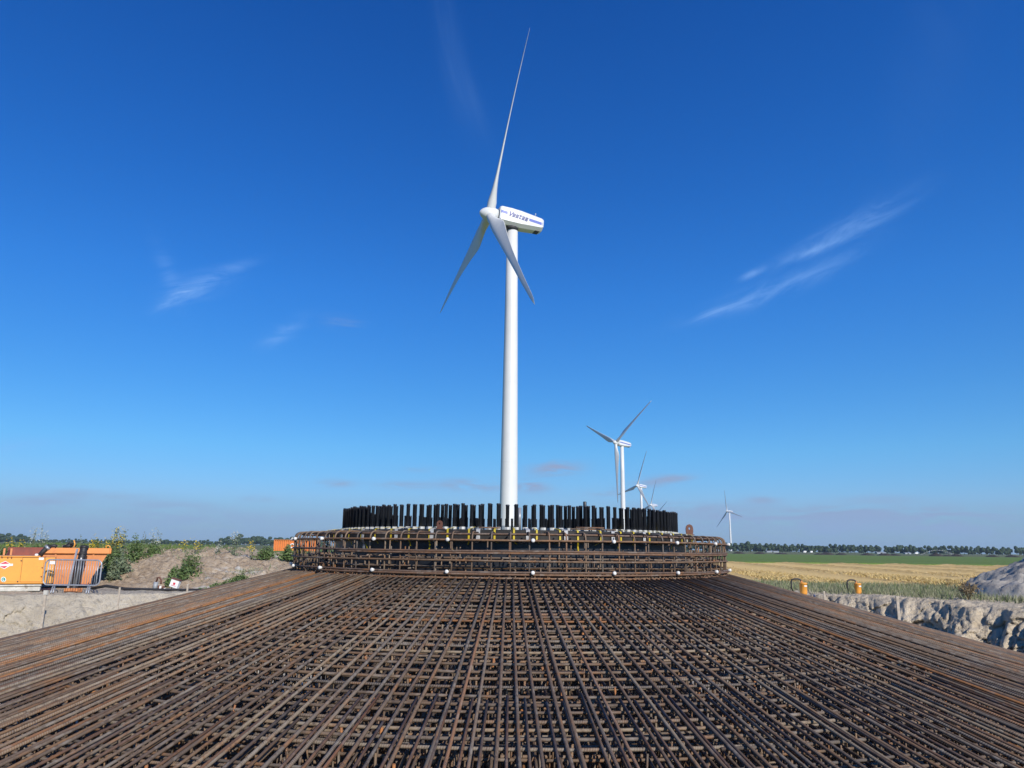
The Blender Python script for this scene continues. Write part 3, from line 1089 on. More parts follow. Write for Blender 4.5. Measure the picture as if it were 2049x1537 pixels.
for i, (px, py, D, rt, lab) in enumerate([
        (1594, 1088, 6900, 10, 'tiny far turbine above the left part of the right-hand tree row'),
        (1790, 1092, 7600, 40, 'faint far turbine just right of the gap in the tree row'),
        (1843, 1094, 8300, 5, 'second of three tiny turbines above the trees left of the water arc'),
        (1872, 1094, 8300, -5, 'tiny far turbine directly above the arc of irrigation water'),
        (1906, 1095, 9000, 0, 'tiny far turbine above the trees right of the water arc')]):
    o = copy_tree(T1)
    q = at(px, py, D)
    o['label'] = lab
    o['group'] = 'tiny turbines on the horizon'
    pose_turbine(o, (q.x, D), 25, rt)

# ------------------------------------------------------------------ trees in the far rows
def crown_mesh(seed, wd, ht, n=420, low=.12):
    r = np.random.default_rng(seed)
    # lobes
    k = 9
    lc = r.normal(size=(k, 3)) * np.array([wd * .22, wd * .22, ht * .20])
    lr = r.uniform(.55, .85, k) * wd * .42
    V, Fc = [], []
    for i in range(n):
        j = r.integers(k)
        d = r.normal(size=3)
        d /= np.linalg.norm(d)
        p = lc[j] + d * lr[j] * np.array([1, 1, ht / wd * .85]) * r.uniform(.75, 1.05)
        p[2] += ht * .58
        if p[2] < ht * low:
            p[2] = ht * low + r.uniform(0, .1) * ht
        s_ = r.uniform(.25, .55)
        a = r.normal(size=3)
        a /= np.linalg.norm(a)
        a = a * .5 + np.cross(d, r.normal(size=3)) * .7
        a /= np.linalg.norm(a)
        b = np.cross(d + r.normal(size=3) * .4, a)
        b /= np.linalg.norm(b)
        kk = len(V)
        V += [p - a * s_ - b * s_ * .6, p + a * s_ * .9 - b * s_ * .5, p + a * s_ * .3 + b * s_, p - a * s_ * .7 + b * s_ * .7]
        Fc.append((kk, kk + 1, kk + 2, kk + 3))
    # dense inner foliage, one lumpy mass per lobe
    for j in range(k):
        c_ = lc[j] + np.array([0, 0, ht * .58])
        k0 = len(V)
        nu, nv = 8, 5
        for b_ in range(nv + 1):
            for a_ in range(nu):
                ph, te = 2 * PI * a_ / nu, PI * b_ / nv
                d = np.array([math.sin(te) * math.cos(ph), math.sin(te) * math.sin(ph), math.cos(te) * ht / wd * .85])
                p = c_ + d * lr[j] * r.uniform(.72, 1.0)
                p[2] = max(p[2], ht * low)
                V.append(p)
        for b_ in range(nv):
            for a_ in range(nu):
                a2 = (a_ + 1) % nu
                Fc.append((k0 + b_ * nu + a_, k0 + (b_ + 1) * nu + a_, k0 + (b_ + 1) * nu + a2, k0 + b_ * nu + a2))
    return tri_mesh('crown', np.array(V), np.array(Fc), 'tree_leaf')


crowns = [crown_mesh(100 + i, w_, h_, n_) for i, (w_, h_, n_) in enumerate([(6.6, 8.2, 460), (7.0, 8.8, 480), (6.2, 8.0, 420), (7.6, 9.2, 520), (6.8, 8.4, 460)])]
wide = [crown_mesh(200 + i, w_, h_, 620, .02) for i, (w_, h_) in enumerate([(13, 10), (15, 11.5), (11, 9)])]
trunk = MB().tube([(0, 0, 0), (.05, .02, 1.8), (0, 0, 4.2)], .28, 6, r1=.16).tube([(0, 0, 2.4), (.9, .2, 4.4)], .12, 5).tube([(0, 0, 2.2), (-.8, -.3, 4.3)], .12, 5).mesh('trunk', 'bark')


def tree(x, y, cm, s, rz, label, group):
    t = thing('row_tree', (x, y, .1), label, 'tree', group, rz)
    t.scale = (s, s, s)
    link('trunk', trunk, t)
    link('crown', cm, t)
    return t


rr = random.Random(5)
px = 1352.0
while px < 2090:
    if 1751 < px < 1756:
        px += 6
        continue
    gap = 1762 if abs(px - 1768) < 5 else None
    D = 800 + rr.uniform(-6, 6)
    q = at(px, 1108, D)
    s = rr.uniform(.86, .95) * (1.0 if px < 1760 else .97)
    if 1490 < px < 1515:
        s *= 1.15
    tree(q.x, D, rr.choice(crowns), s, rr.uniform(0, 6.28), 'round dark green tree in the long row beyond the green field', 'far tree row right of the foundation')
    step = rr.uniform(7.0, 9.2)
    if abs(px - 1752) < 7:
        step = 19
    if abs(px - 2021) < 7:
        step = 18
    px += step
# left: bigger uneven woods
px = -30.0
while px < 660:
    D = 900 + rr.uniform(-40, 60)
    q = at(px, 1090, D)
    hump = 1.0
    if px < 55:
        hump = 1.0
    elif px < 290:
        hump = .44
    elif px < 440:
        hump = .58
    elif 475 < px < 515:
        hump = 1.28
    elif px > 515:
        hump = .9
    tree(q.x, D, rr.choice(wide), rr.uniform(.66, .84) * hump, rr.uniform(0, 6.28), 'broad dark tree in the wood on the left horizon', 'wood on the left horizon')
    px += rr.uniform(5, 10) * (1.0 if hump < 1.2 else 1.15)

# ------------------------------------------------------------------ reinforcement cage of the foundation
BZ = PITZ + .1                       # foot of the cage
R0, SL = 2.87, 0.255
def zc(r):
    return 1.19 - SL * (r - R0) - BZ     # local height of the top radial layer


cage = thing('reinforcement_cage', (CX, CY, BZ), 'huge cone of tied rusty reinforcing bars with a round basket on top, filling the foreground', 'rebar cage')
R1 = 9.6
CA = math.atan(SL)
Lr = (R1 - 2.83) / math.cos(CA)


def bar_variants(L, rb, n, k=5, wob=.006, seed=1):
    out = []
    r_ = random.Random(seed)
    for v in range(n):
        pts = [(0, 0, 0)]
        for i in range(1, k):
            pts.append((L * i / k, r_.uniform(-wob, wob), r_.uniform(-wob * .5, wob * .5)))
        pts.append((L, r_.uniform(-wob, wob), 0))
        out.append(MB().tube(pts, rb, 6).mesh('radial_bar', 'rebar'))
    return out


def radial_matrix(phi, r, dz=0.0, skew=0.0):
    """phi: angle from the direction that points at the camera"""
    e = Vector((math.sin(phi), -math.cos(phi), 0))
    start = e * r + Vector((0, 0, zc(r) + dz))
    e2 = Vector((math.sin(phi + skew), -math.cos(phi + skew), 0))
    x = (e2 * math.cos(CA) - Vector((0, 0, 1)) * math.sin(CA)).normalized()
    y = Vector((0, 0, 1)).cross(x).normalized()
    z = x.cross(y)
    mt = Matrix((x, y, z)).transposed().to_4x4()
    mt.translation = start
    return mt


N = 282
mainv = bar_variants(Lr, .0118, 4, seed=3, wob=.010) + bar_variants(Lr, .0105, 3, seed=9, wob=.012) + bar_variants(Lr, .0130, 2, seed=11, wob=.008)
r_i = 5.42
intv = bar_variants((R1 - r_i) / math.cos(CA), .0105, 4, 4, seed=4)
for me_ in intv[:3]:
    me_.materials[0] = M['rebar_warm']
backm = MB()
cnt = 0
for i in range(N):
    phi = 2 * PI * (i + .5) / N - PI
    j = random.gauss(0, .0028)
    sk = random.gauss(0, .0036)
    dz = random.uniform(-.004, .004)
    if abs(phi) < rad(92):
        link('radial_bar', random.choice(mainv), cage, mtx=radial_matrix(phi + j, 2.84 + random.uniform(-.02, .02), dz, sk))
        cnt += 1
    else:
        mt = radial_matrix(phi + j, 2.84, dz, sk)
        backm.tube([mt @ Vector((0, 0, 0)), mt @ Vector((Lr, 0, 0))], .0125, 5)
    phi2 = phi + PI / N
    st = r_i + random.choice([-.05, -.03, 0, 0, 0, .02, .04, .36]) + random.gauss(0, .02)
    if abs(phi) < rad(88):
        if random.random() < .93:
            link('radial_bar', random.choice(intv), cage, mtx=radial_matrix(phi2 + random.gauss(0, .0022), st, -.002 + dz, random.gauss(0, .004)))
            cnt += 1
    else:
        mt = radial_matrix(phi2, r_i, 0, 0)
        backm.tube([mt @ Vector((0, 0, 0)), mt @ Vector((4.3, 0, 0))], .0105, 5)
tag(link('rear_radial_bars', backm, cage, mat='rebar'), kind='stuff')


def ring_pts(r, z, n=96, a0=0, a1=2 * PI, wob=.004, ph=0):
    closed = abs(a1 - a0 - 2 * PI) < 1e-6
    out = []
    m = n if closed else n + 1
    for k in range(m):
        a = a0 + (a1 - a0) * k / n
        rr = r + wob * math.sin(3 * a + ph) + wob * .7 * math.sin(7 * a + 2 * ph)
        out.append((rr * math.cos(a), rr * math.sin(a), z + wob * .6 * math.sin(5 * a + ph * 3)))
    return out


def hoop(r, z, rb, name='hoop_bar', mat='rebar', n=96, **kw):
    closed = 'a0' not in kw
    return link(name, MB().tube(ring_pts(r, z, n, ph=random.uniform(0, 6), **kw), rb, 6, closed=closed), cage, mat=mat)


rear = MB()


def ring_of_bars(r, dz, rb, name, mat, k):
    """one ring laid from k separate bars over the front, the rear in the joined part"""
    z = zc(r) + dz
    cuts = sorted(-PI / 2 + rad(q) for q in np.linspace(-112, 112, k + 1) + np.r_[0, np.random.default_rng(int(r * 1000)).uniform(-24, 24, k - 1), 0])
    ph = random.uniform(0, 6)
    for i in range(k):
        a0, a1 = cuts[i] - .10, cuts[i + 1]
        rr = r + (.0 if i % 2 else rb * 1.6)
        n_ = max(10, int((a1 - a0) / (2 * PI) * 110))
        link(name, MB().tube(ring_pts(rr, z - SL * (rr - r), n_, a0, a1, wob=.007, ph=ph), rb, 6), cage, mat=mat)
    rear.tube(ring_pts(r, z, 26, cuts[-1] - .1, cuts[0] + 2 * PI, ph=ph), rb, 5)


r = 2.96
while r < R1:
    gap = (4.02 < r < 4.12) or (6.02 < r < 6.14)
    rj = r + random.uniform(-.018, .018)
    if not gap:
        ring_of_bars(rj, -.0245, random.choice([.0098, .0105, .0115]), 'hoop_bar', 'rebar', 3)
    r += random.uniform(.105, .125) if r > 4.4 else random.uniform(.095, .11)
low = MB()
r = 3.02
while r < R1:
    rj = r + random.uniform(-.03, .03)
    ring_of_bars(rj, -.115, .0100, 'lower_hoop_bar', 'rebar_low', 2)
    r += .155
tag(link('rear_hoop_bars', rear, cage, mat='rebar'), kind='stuff')
for lay, (dz, rb, n_, ri) in enumerate([(-.105, .0115, 282, 4.05), (-.34, .0115, 200, 3.1)]):
    for i in range(n_):
        phi = 2 * PI * (i + .25 + .3 * lay) / n_
        mt = radial_matrix(phi + random.gauss(0, .004), ri + random.choice([0, 0, .4, .9]) + random.uniform(0, .1), dz, random.gauss(0, .006))
        low.tube([mt @ Vector((0, 0, 0)), mt @ Vector(((R1 - ri - 1.0) / math.cos(CA), 0, 0))], rb, 5)
r = 3.1
while r < R1:
    low.tube(ring_pts(r, zc(r) - .315, 72, ph=r), .012, 5, closed=True)
    r += .16
# bottom mats
for k in range(-46, 47):
    x = k * .2
    h = math.sqrt(max(9.5 ** 2 - x * x, 0))
    if h > .5:
        low.tube([(x, -h, .10), (x, h, .10)], .014, 4)
        low.tube([(-h, x, .14), (h, x, .14)], .014, 4)
tag(link('lower_layer_bars', low, cage, mat='rebar_low'), kind='stuff')
# vertical links, their ends poking between the layers
lk = MB()
for i in range(8200):
    phi = random.uniform(-1.75, 1.75)
    r = math.sqrt(random.uniform(3.0 ** 2, 8.6 ** 2))
    top = zc(r) - random.choice([.045, .06, .1, .16])
    ln = random.choice([.10, .16, .25, .35, .35, .8])
    x, y = r * math.sin(phi), -r * math.cos(phi)
    tx_, ty_ = random.gauss(0, .012), random.gauss(0, .012)
    lk.tube([(x, y, top), (x + tx_, y + ty_, top - ln)], random.choice([.006, .007, .009]), 4)
tag(link('link_bars', lk, cage, mat='rebar_low'), kind='stuff')
# long verticals that carry the top layers
for k in range(48):
    phi = 2 * PI * k / 48
    for r in (4.3, 6.2, 8.2):
        x, y = r * math.sin(phi), -r * math.cos(phi)
        low2 = None
stub = MB()
for i in range(170):
    phi = random.uniform(-1.2, 1.2)
    r = random.uniform(3.3, 7.8)
    top = zc(r) - random.uniform(.0, .07)
    x, y = r * math.sin(phi), -r * math.cos(phi)
    stub.tube([(x, y, top), (x + random.gauss(0, .02), y + random.gauss(0, .02), top - random.uniform(.06, .2))], random.uniform(.007, .011), 5)
tag(link('bright_rusty_stubs', stub, cage, mat='rust_bright'), kind='stuff')
tall = MB()
for k in range(72):
    phi = 2 * PI * k / 72 + .02
    for r in (3.4, 4.3, 5.3, 6.3, 7.3, 8.3, 9.2):
        x, y = r * math.sin(phi), -r * math.cos(phi)
        tall.tube([(x, y, 0), (x, y, zc(r) - .05)], .012, 4)
tag(link('support_bars', tall, cage, mat='rebar_low'), kind='stuff')

# the round basket (pedestal)
for z, r_, db in ((1.633, 2.75, 0), (1.572, 2.857, 0), (1.463, 2.857, .02), (1.366, 2.857, 0), (1.256, 2.857, .022), (1.196, 2.857, 0)):
    hoop(r_, z - BZ, .0105, 'basket_hoop', 'rebar_warm', n=120)
    if db:
        a = random.uniform(-2.6, -1.6)
        hoop(r_ + .002, z - BZ - db, .0105, 'basket_hoop', 'rebar_warm', a0=a, a1=a + 2.4, n=60)
hoop(2.56, 1.633 - BZ, .0105, 'basket_hoop', 'rebar_warm')


def ubar(rv, rin, ztop, zbot, rb, rc=.055, tail=0.0):
    pts = [(rv, 0, zbot)]
    pts.append((rv, 0, ztop - rc))
    for k in range(1, 5):
        a = PI / 2 * k / 4
        pts.append((rv - rc + rc * math.cos(a), 0, ztop - rc + rc * math.sin(a)))
    pts.append((rin, 0, ztop - .002))
    return MB().tube(pts, rb, 6)


ub = [ubar(2.838, 2.50 + .03 * k, 1.652 - BZ + .002 * k, .9 - BZ, .0088, .06 + .006 * k).mesh('stirrup', 'rebar') for k in range(3)]
for i in range(92):
    a = 2 * PI * i / 92 + random.gauss(0, .003)
    link('stirrup', random.choice(ub), cage, mtx=Matrix.Rotation(a, 4, 'Z'))
ub2 = [ubar(2.66, 2.46, 1.405 - BZ - .012 * k, .7 - BZ, .0095, .05).mesh('inner_stirrup', 'rebar_low') for k in range(3)]
for i in range(96):
    a = 2 * PI * (i + .37) / 96 + random.gauss(0, .006)
    link('inner_stirrup', random.choice(ub2), cage, mtx=Matrix.Rotation(a, 4, 'Z'))
for z, r_ in ((1.39, 2.67), (1.29, 2.68), (1.19, 2.68), (1.08, 2.7)):
    hoop(r_, z - BZ, .0105, 'inner_basket_hoop', 'rebar_low')
inn = MB()
for i in range(300):
    a = random.uniform(0, 2 * PI)
    r = random.uniform(2.45, 2.82)
    z0 = random.uniform(.75, 1.05) - BZ
    z1 = random.choice([1.30, 1.36, 1.2, 1.56]) - BZ if r > 2.5 else 1.5 - BZ
    inn.tube([(r * math.cos(a), r * math.sin(a), z0), (r * math.cos(a + .003), r * math.sin(a + .003), z1)], .0075, 4)
for z in np.linspace(.85, 1.30, 7):
    for r in (2.52, 2.76):
        inn.tube(ring_pts(r, z - BZ, 80, ph=z * 9), .009, 4, closed=True)
for i in range(240):     # short radial pieces in the basket
    a = 2 * PI * i / 240 + random.uniform(-.01, .01)
    z = random.choice([1.0, 1.1, 1.2, 1.28, 1.38]) - BZ
    inn.tube([(2.45 * math.cos(a), 2.45 * math.sin(a), z), (2.84 * math.cos(a + .02), 2.84 * math.sin(a + .02), z)], .008, 4)
tag(link('inner_basket_bars', inn, cage, mat='rebar_low'), kind='stuff')
# white spacers
sp_m = MB().lathe([(.007, -.02), (.014, -.016), (.021, .012), (.016, .022), (.007, .025)], 12).mesh('spacer', 'white_plastic')
for i in range(21):
    phi = rad(4.6 + 17.14 * i)
    for z in (1.572, 1.256):
        e = Vector((math.sin(phi), -math.cos(phi), 0))
        z_ = e
        x_ = Vector((0, 0, 1)).cross(z_)
        y_ = z_.cross(x_)
        mt = Matrix((x_, y_, z_)).transposed().to_4x4()
        mt.translation = e * 2.878 + Vector((0, 0, z - BZ))
        link('spacer', sp_m, cage, mtx=mt)

# ------------------------------------------------------------------ anchor cage: bolts in black sleeves, ring, straps
anc = thing('anchor_cage', (CX, CY, BZ), 'ring of upright black sleeved anchor bolts on a dark steel ring inside the rebar basket', 'anchor bolts')
FT = 1.686 - BZ
m = MB().lathe([(2.44, -.122), (2.44, -.012), (2.43, 0), (2.10, 0), (2.10, -.122)], 128, (0, 0, FT), smooth=False, cap=False)
m.lathe([(2.10, -.122), (2.44, -.122)], 128, (0, 0, FT), smooth=False, cap=False)
link('top_ring', m, anc, mat='black_form')
link('inner_skirt', MB().lathe([(2.34, .0), (2.34, FT - .125)], 128, smooth=True, cap=False), anc, mat='black_pvc')
bolt_m = [MB().lathe([(.0195, -.004), (.0195, .256 + k * .007), (.0215, .258 + k * .007), (.0215, .270 + k * .007), (.016, .273 + k * .007)], 10).mesh('sleeved_bolt', 'black_pvc') for k in range(3)]
nut_m = MB().lathe([(.030, 0), (.030, .03)], 6, smooth=False).mesh('nut', 'zinc')
low_s = MB()
for i in range(142):
    a = 2 * PI * i / 142 + .008
    for rb in (2.12, 2.235):
        x, y = rb * math.cos(a), rb * math.sin(a)
        mt = Matrix.Translation((x, y, FT)) @ Matrix.Rotation(random.gauss(0, .005), 4, 'X') @ Matrix.Rotation(random.gauss(0, .005), 4, 'Y') @ Matrix.Rotation(random.uniform(0, .6), 4, 'Z')
        link('sleeved_bolt', random.choice(bolt_m), anc, mtx=mt)
        mt2 = Matrix.Translation((x, y, FT + .001)) @ Matrix.Rotation(a, 4, 'Z')
        link('nut', nut_m, anc, mtx=mt2)
        low_s.tube([(x, y, .2), (x, y, FT - .124)], .022, 6)
tag(link('lower_sleeves', low_s, anc, mat='black_pvc'), kind='stuff')
# straps over the ring
def strap(a, wd, mat, drop, slant, r=2.455):
    wd2 = wd / 2
    pts = [(2.16, .034), (2.43, .006), (r - .004, -.002), (r, -.12), (r - .05, -.13 - drop * .3), (r - .07, -.13 - drop)]
    v, f = [], []
    for k, (rr, z) in enumerate(pts):
        aa = a + slant * max(0, k - 3) / 2
        for s_ in (-1, 1):
            wv = wd2 * (1 if k < 4 else .8)
            da = s_ * wv / rr
            v.append((rr * math.cos(aa + da), rr * math.sin(aa + da), FT + z))
    for k in range(len(pts) - 1):
        f.append((2 * k, 2 * k + 1, 2 * k + 3, 2 * k + 2))
    vv = v + [(x * .9988, y * .9988, z - .0015) for x, y, z in v]
    n_ = len(v)
    f2 = f + [tuple(q + n_ for q in fc[::-1]) for fc in f]
    f2 += [(0, n_, n_ + 1, 1)]
    for k in range(len(pts) - 1):
        f2 += [(2 * k, 2 * k + 2, n_ + 2 * k + 2, n_ + 2 * k), (2 * k + 1, n_ + 2 * k + 1, n_ + 2 * k + 3, 2 * k + 3)]
    return link('strap' if mat == 'yellow_tape' else 'tape', MB().add(vv, f2), anc, mat=mat)


for i in range(64):
    strap(2 * PI * (i + .2) / 64 + random.gauss(0, .008), .02, 'yellow_tape', random.choice([.01, .02, .03, .05, .12]), random.uniform(-.015, .03))
for i in range(31):
    strap(2 * PI * (i + .52) / 31 + random.gauss(0, .012), .042, 'silver_tape', random.choice([0, .01, .03, .12]), random.uniform(-.04, .02), 2.459)


def ang_of(px, R_):
    """angle round the ring of the near point of radius R_ seen at column px"""
    best = min(((abs((R_ * math.sin(p)) / (CY - R_ * math.cos(p)) - world_dir(px, 1060).x / world_dir(px, 1060).y), p) for p in np.linspace(-1.4, 1.4, 1400)))
    return best[1] - PI / 2


# one bolt stands taller
a = ang_of(1175, 2.235)
m = MB().lathe([(.0195, .02), (.0195, .325), (.017, .33)], 10)
link('sleeved_bolt', m, anc, loc=(2.18 * math.cos(a), 2.18 * math.sin(a), FT), mat='black_pvc')
for px in (1032, 1040):
    a = ang_of(px, 2.2)
    m = MB().lathe([(.017, .002), (.017, .245)], 8)
    link('bare_bolt', m, anc, loc=(2.18 * math.cos(a), 2.18 * math.sin(a), FT), mat='galv')
# two brown lifting lugs
def lug(a, r_, name='lifting_lug', lab=None):
    m = MB()
    n_ = 18
    prof = [(-.058, 0), (.058, 0), (.058, .085)] + [(.058 * math.cos(t), .085 + .058 * math.sin(t)) for t in np.linspace(0, PI, 11)[1:-1]] + [(-.058, .085)]
    hole = [(.017 * math.cos(t), .088 + .017 * math.sin(t)) for t in np.linspace(0, 2 * PI, 13)[:-1]]
    # plate as a fan strip between outline and hole
    out = []
    for k in range(12):
        t = 2 * PI * k / 12
        c_, s_ = math.cos(t), math.sin(t)
        # ray to outline
        if s_ >= 0 and True:
            rr = .058
            q = (rr * c_, .088 + rr * s_)
        else:
            lam = min(.058 / max(abs(c_), 1e-6), .088 / abs(s_))
            q = (lam * c_, .088 + lam * s_)
        out.append(q)
    v, f = [], []
    for yy in (-.012, .012):
        v += [(x, yy, z) for x, z in out] + [(x, yy, z) for x, z in hole]
    for k in range(12):
        q = (k + 1) % 12
        f += [(k, q, 12 + q, 12 + k), (24 + k, 36 + k, 36 + q, 24 + q), (k, 24 + k, 24 + q, q), (12 + k, 12 + q, 36 + q, 36 + k)]
    m.add(v, f)
    m.box((0, .03, .004), (.15, .09, .012))
    o = link(name, m, anc, mat='rust_plate')
    o.location = (r_ * math.cos(a), r_ * math.sin(a), FT + .003)
    o.rotation_euler = (0, 0, a + PI / 2)
    return o


lg = lug(ang_of(1380, 2.40), 2.40)
lg.rotation_euler = (0, 0, 0)
lg.scale = (.82, .9, .95)
lug(ang_of(880, 2.38), 2.38).scale = (.55, .8, .62)
# loose bars left lying on the ring
for i, (p0, p1, r0, r1, dz) in enumerate([(1140, 1232, 2.42, 2.40, .018), (1155, 1205, 2.36, 2.44, .036), (958, 1000, 2.40, 2.30, .02)]):
    a0, a1 = ang_of(p0, 2.4), ang_of(p1, 2.4)
    m = MB().tube([(r0 * math.cos(a0), r0 * math.sin(a0), FT + dz), (r1 * math.cos(a1), r1 * math.sin(a1), FT + dz)], .008, 6)
    tag(link('loose_bar', m, mat='rebar_warm', loc=(CX, CY, BZ)), ['long loose rusty bar lying on the ring among the right-hand black pipes', 'short loose bar lying across the longer one on the ring',
        'short rusty bar on the ring just left of the big tower'][i], 'rebar', 'loose bars on the anchor ring')

# ------------------------------------------------------------------ things on the left
GY = 24.3
# pump housing
gx1 = at(107, 1150, GY).x
zt, zb = at(107, 1115.5, GY).z, at(107, 1168, GY).z
GR = rad(29)
gen = thing('pump_housing', (gx1, GY, 0), 'bright orange pump cabinet on a white skid with a red diamond sign', 'pump unit', None, GR)
G = Vector((gx1, GY, 0))
GL = 2.7
dpt = 1.3
link('housing', MB().bbox((-GL / 2, dpt / 2, (zt + zb) / 2), (GL, dpt, zt - zb), .02), gen, mat='orange')
link('roof_lip', MB().bbox((-GL / 2 - .2, dpt / 2, zt + .02), (GL - .4, dpt + .04, .035), .01), gen, mat='orange')
link('skid', MB().bbox((-GL / 2 - .15, dpt / 2, zb - .045), (GL - .26, dpt + .06, .05), .01).bbox((-GL / 2 - .15, dpt / 2, zb - .15), (GL - .3, dpt, .14), .02), gen, mat='skid_white')
link('skid_runner', MB().box((-GL / 2 - .15, .25, .03), (GL - .4, .12, .12)).box((-GL / 2 - .15, dpt - .25, .03), (GL - .4, .12, .12)), gen, mat='dark')


def onface(px, py, dy=-.012):
    """the point of the cabinet's front plane seen in direction (px, py), in the cabinet's own axes"""
    d = world_dir(px, py)
    nrm_ = Vector((math.sin(GR), -math.cos(GR), 0))
    o = Vector((0, 0, EYE))
    k = (G - o).dot(nrm_) / d.dot(nrm_)
    p = Matrix.Rotation(-GR, 3, 'Z') @ (o + d * k - G)
    return Vector((p.x, dy, p.z))


def decal(poly, name, mat, parent=None, dy=-.012, th_=.006, org=None):
    pts = [onface(x, y, dy) for x, y in poly] if org is None else [Vector((org(x, y).x, dy, org(x, y).z)) for x, y in poly]
    n_ = len(pts)
    v = [tuple(p) for p in pts] + [(p.x, p.y + th_ + .008, p.z) for p in pts]
    f = [tuple(range(n_)), tuple(range(n_, 2 * n_))[::-1]] + [(k, (k + 1) % n_, n_ + (k + 1) % n_, n_ + k) for k in range(n_)]
    return link(name, MB().add(v, f), parent or gen, mat=mat)


# doors as slightly proud leaves
decal([(45.5, 1115.5), (89.5, 1115.5), (83.5, 1165), (39.5, 1165)], 'door_gap', 'seam', dy=-.004)
door = decal([(46.3, 1116.3), (88.8, 1116.3), (83, 1164.2), (40.3, 1164.2)], 'door', 'orange', dy=-.016)
door2 = decal([(-40, 1116.3), (43.8, 1116.3), (37.8, 1164.2), (-44, 1164.2)], 'door', 'orange', dy=-.012)
decal([(91.5, 1112), (92.3, 1112), (86, 1165), (85.2, 1165)], 'edge_seam', 'seam', dy=-.005)
decal([(78, 1115.6), (87.6, 1115.6), (87.2, 1120.4), (77.6, 1120.4)], 'sticker', 'print_white', dy=-.021)
decal([(-8, 1129), (26, 1128), (26, 1132.2), (-8, 1133.2)], 'sign_band', 'print_white', dy=-.022)
decal([(11, 1122.5), (24, 1130), (9, 1138.8), (-8, 1131)], 'sign_border', 'print_white', dy=-.016)
decal([(11, 1123.8), (20.5, 1129), (9, 1137.2), (-6, 1131)], 'sign_diamond', 'red', dy=-.019)
for px_, w_ in ((2, 2.0), (14.5, 2.4), (22, 2.4)):
    decal([(px_, 1114.0), (px_ + w_, 1114.0), (px_ + w_, 1118.2), (px_, 1118.2)] if px_ > 5 else [(px_, 1113.5), (px_ + 3, 1113.5), (px_ + 1.6, 1117.5), (px_ + .6, 1117.5), (px_ + 1.6, 1114.3), (px_, 1114.3)],
          'marking', 'dark' if px_ < 5 else 'seam', dy=-.02)
decal([(4.5, 1113.6), (5.4, 1113.6), (5.4, 1117.5), (4.5, 1117.5)], 'marking', 'dark', dy=-.02)
circ = lambda cx, cy, r_: [(cx + r_ * math.cos(t), cy + r_ * math.sin(t)) for t in np.linspace(0, 2 * PI, 19)[:-1]]
decal(circ(7, 1159.5, 5.3), 'badge_rim', 'print_white', dy=-.018)
decal(circ(7, 1159.5, 4.0), 'badge', 'green_print', dy=-.021)
decal([(5.6, 1156.8), (6.7, 1156.8), (6.7, 1161.2), (9, 1161.2), (9, 1162.2), (5.6, 1162.2)], 'badge_letter', 'print_white', dy=-.024)
for x, y in ((42.5, 1122), (35.5, 1163.5), (84.5, 1136), (82.5, 1154)):
    decal([(x - 1.2, y - 1.2), (x + 1.2, y - 1.2), (x + 1.2, y + 1.2), (x - 1.2, y + 1.2)], 'latch', 'dark', dy=-.03)
# exhaust elbow and filler on the roof
e0 = onface(79, 1112, .4)
link('exhaust_pipe', MB().tube([e0, e0 + Vector((.07, 0, .12)), e0 + Vector((.18, 0, .25)), e0 + Vector((.24, 0, .29))], .075, 12).tube(
    [e0 + Vector((.2, .05, .28)), e0 + Vector((.36, .05, .30)), e0 + Vector((.42, .05, .26))], .05, 10), gen, mat='dark')
link('pipe_clamp', MB().tube([e0 + Vector((.15, 0, .215)), e0 + Vector((.2, 0, .262))], .088, 12), gen, mat='galv')
link('filler_cap', MB().lathe([(.05, 0), (.05, .05), (.03, .07)], 12, tuple(onface(72, 1113, .3))), gen, mat='print_white')

# orange tipping skip behind
SY = 26.8
SKR = rad(28)
sk_r = at(220, 1100, SY)
zt_s = at(220, 1097.5, SY).z
SKL = 3.05
dps = .7
sk_c = sk_r + Matrix.Rotation(SKR, 3, 'Z') @ Vector((-SKL / 2, dps, 0))
skip = thing('skip', (sk_c.x, sk_c.y, 0), 'weathered orange open skip with a thick rim, behind the cabinet and the barrier', 'skip', None, SKR)
hw_ = SKL / 2
v = []
floorz = .12


def slab(m, a, b, c_, d, t):
    """quad a b c d given thickness t along its normal"""
    a, b, c_, d = map(Vector, (a, b, c_, d))
    n_ = (b - a).cross(d - a).normalized() * t
    m.add([tuple(q) for q in (a, b, c_, d, a + n_, b + n_, c_ + n_, d + n_)], [(3, 2, 1, 0), (4, 5, 6, 7), (0, 1, 5, 4), (1, 2, 6, 5), (2, 3, 7, 6), (3, 0, 4, 7)])


m = MB()
zr = zt_s - .02
lowx = -hw_ * .28
slab(m, (lowx, -dps, zr - .16), (hw_ - .05, -dps, zr - .16), (hw_ - .55, -dps + .12, floorz), (lowx + .0, -dps + .12, floorz), .02)
slab(m, (-hw_ + .05, -dps, zr - .28), (lowx, -dps, zr - .28), (lowx, -dps + .12, floorz), (-hw_ + .5, -dps + .12, floorz), .02)
slab(m, (hw_ - .05, -dps, zr - .16), (hw_ - .05, dps, zr - .16), (hw_ - .55, dps - .12, floorz), (hw_ - .55, -dps + .12, floorz), .02)
link('body', m, skip, mat='orange_dark')
m = MB()
slab(m, (hw_ - .05, dps, zr - .05), (-hw_ + .05, dps, zr - .05), (-hw_ + .5, dps - .12, floorz), (hw_ - .55, dps - .12, floorz), .02)
slab(m, (-hw_ + .05, dps, zr - .05), (-hw_ + .05, -dps, zr - .30), (-hw_ + .5, -dps + .12, floorz), (-hw_ + .5, dps - .12, floorz), .02)
m.box((0, 0, floorz), (2 * hw_ - 1, 1.3, .03))
link('inside', m, skip, mat='rust_inside')
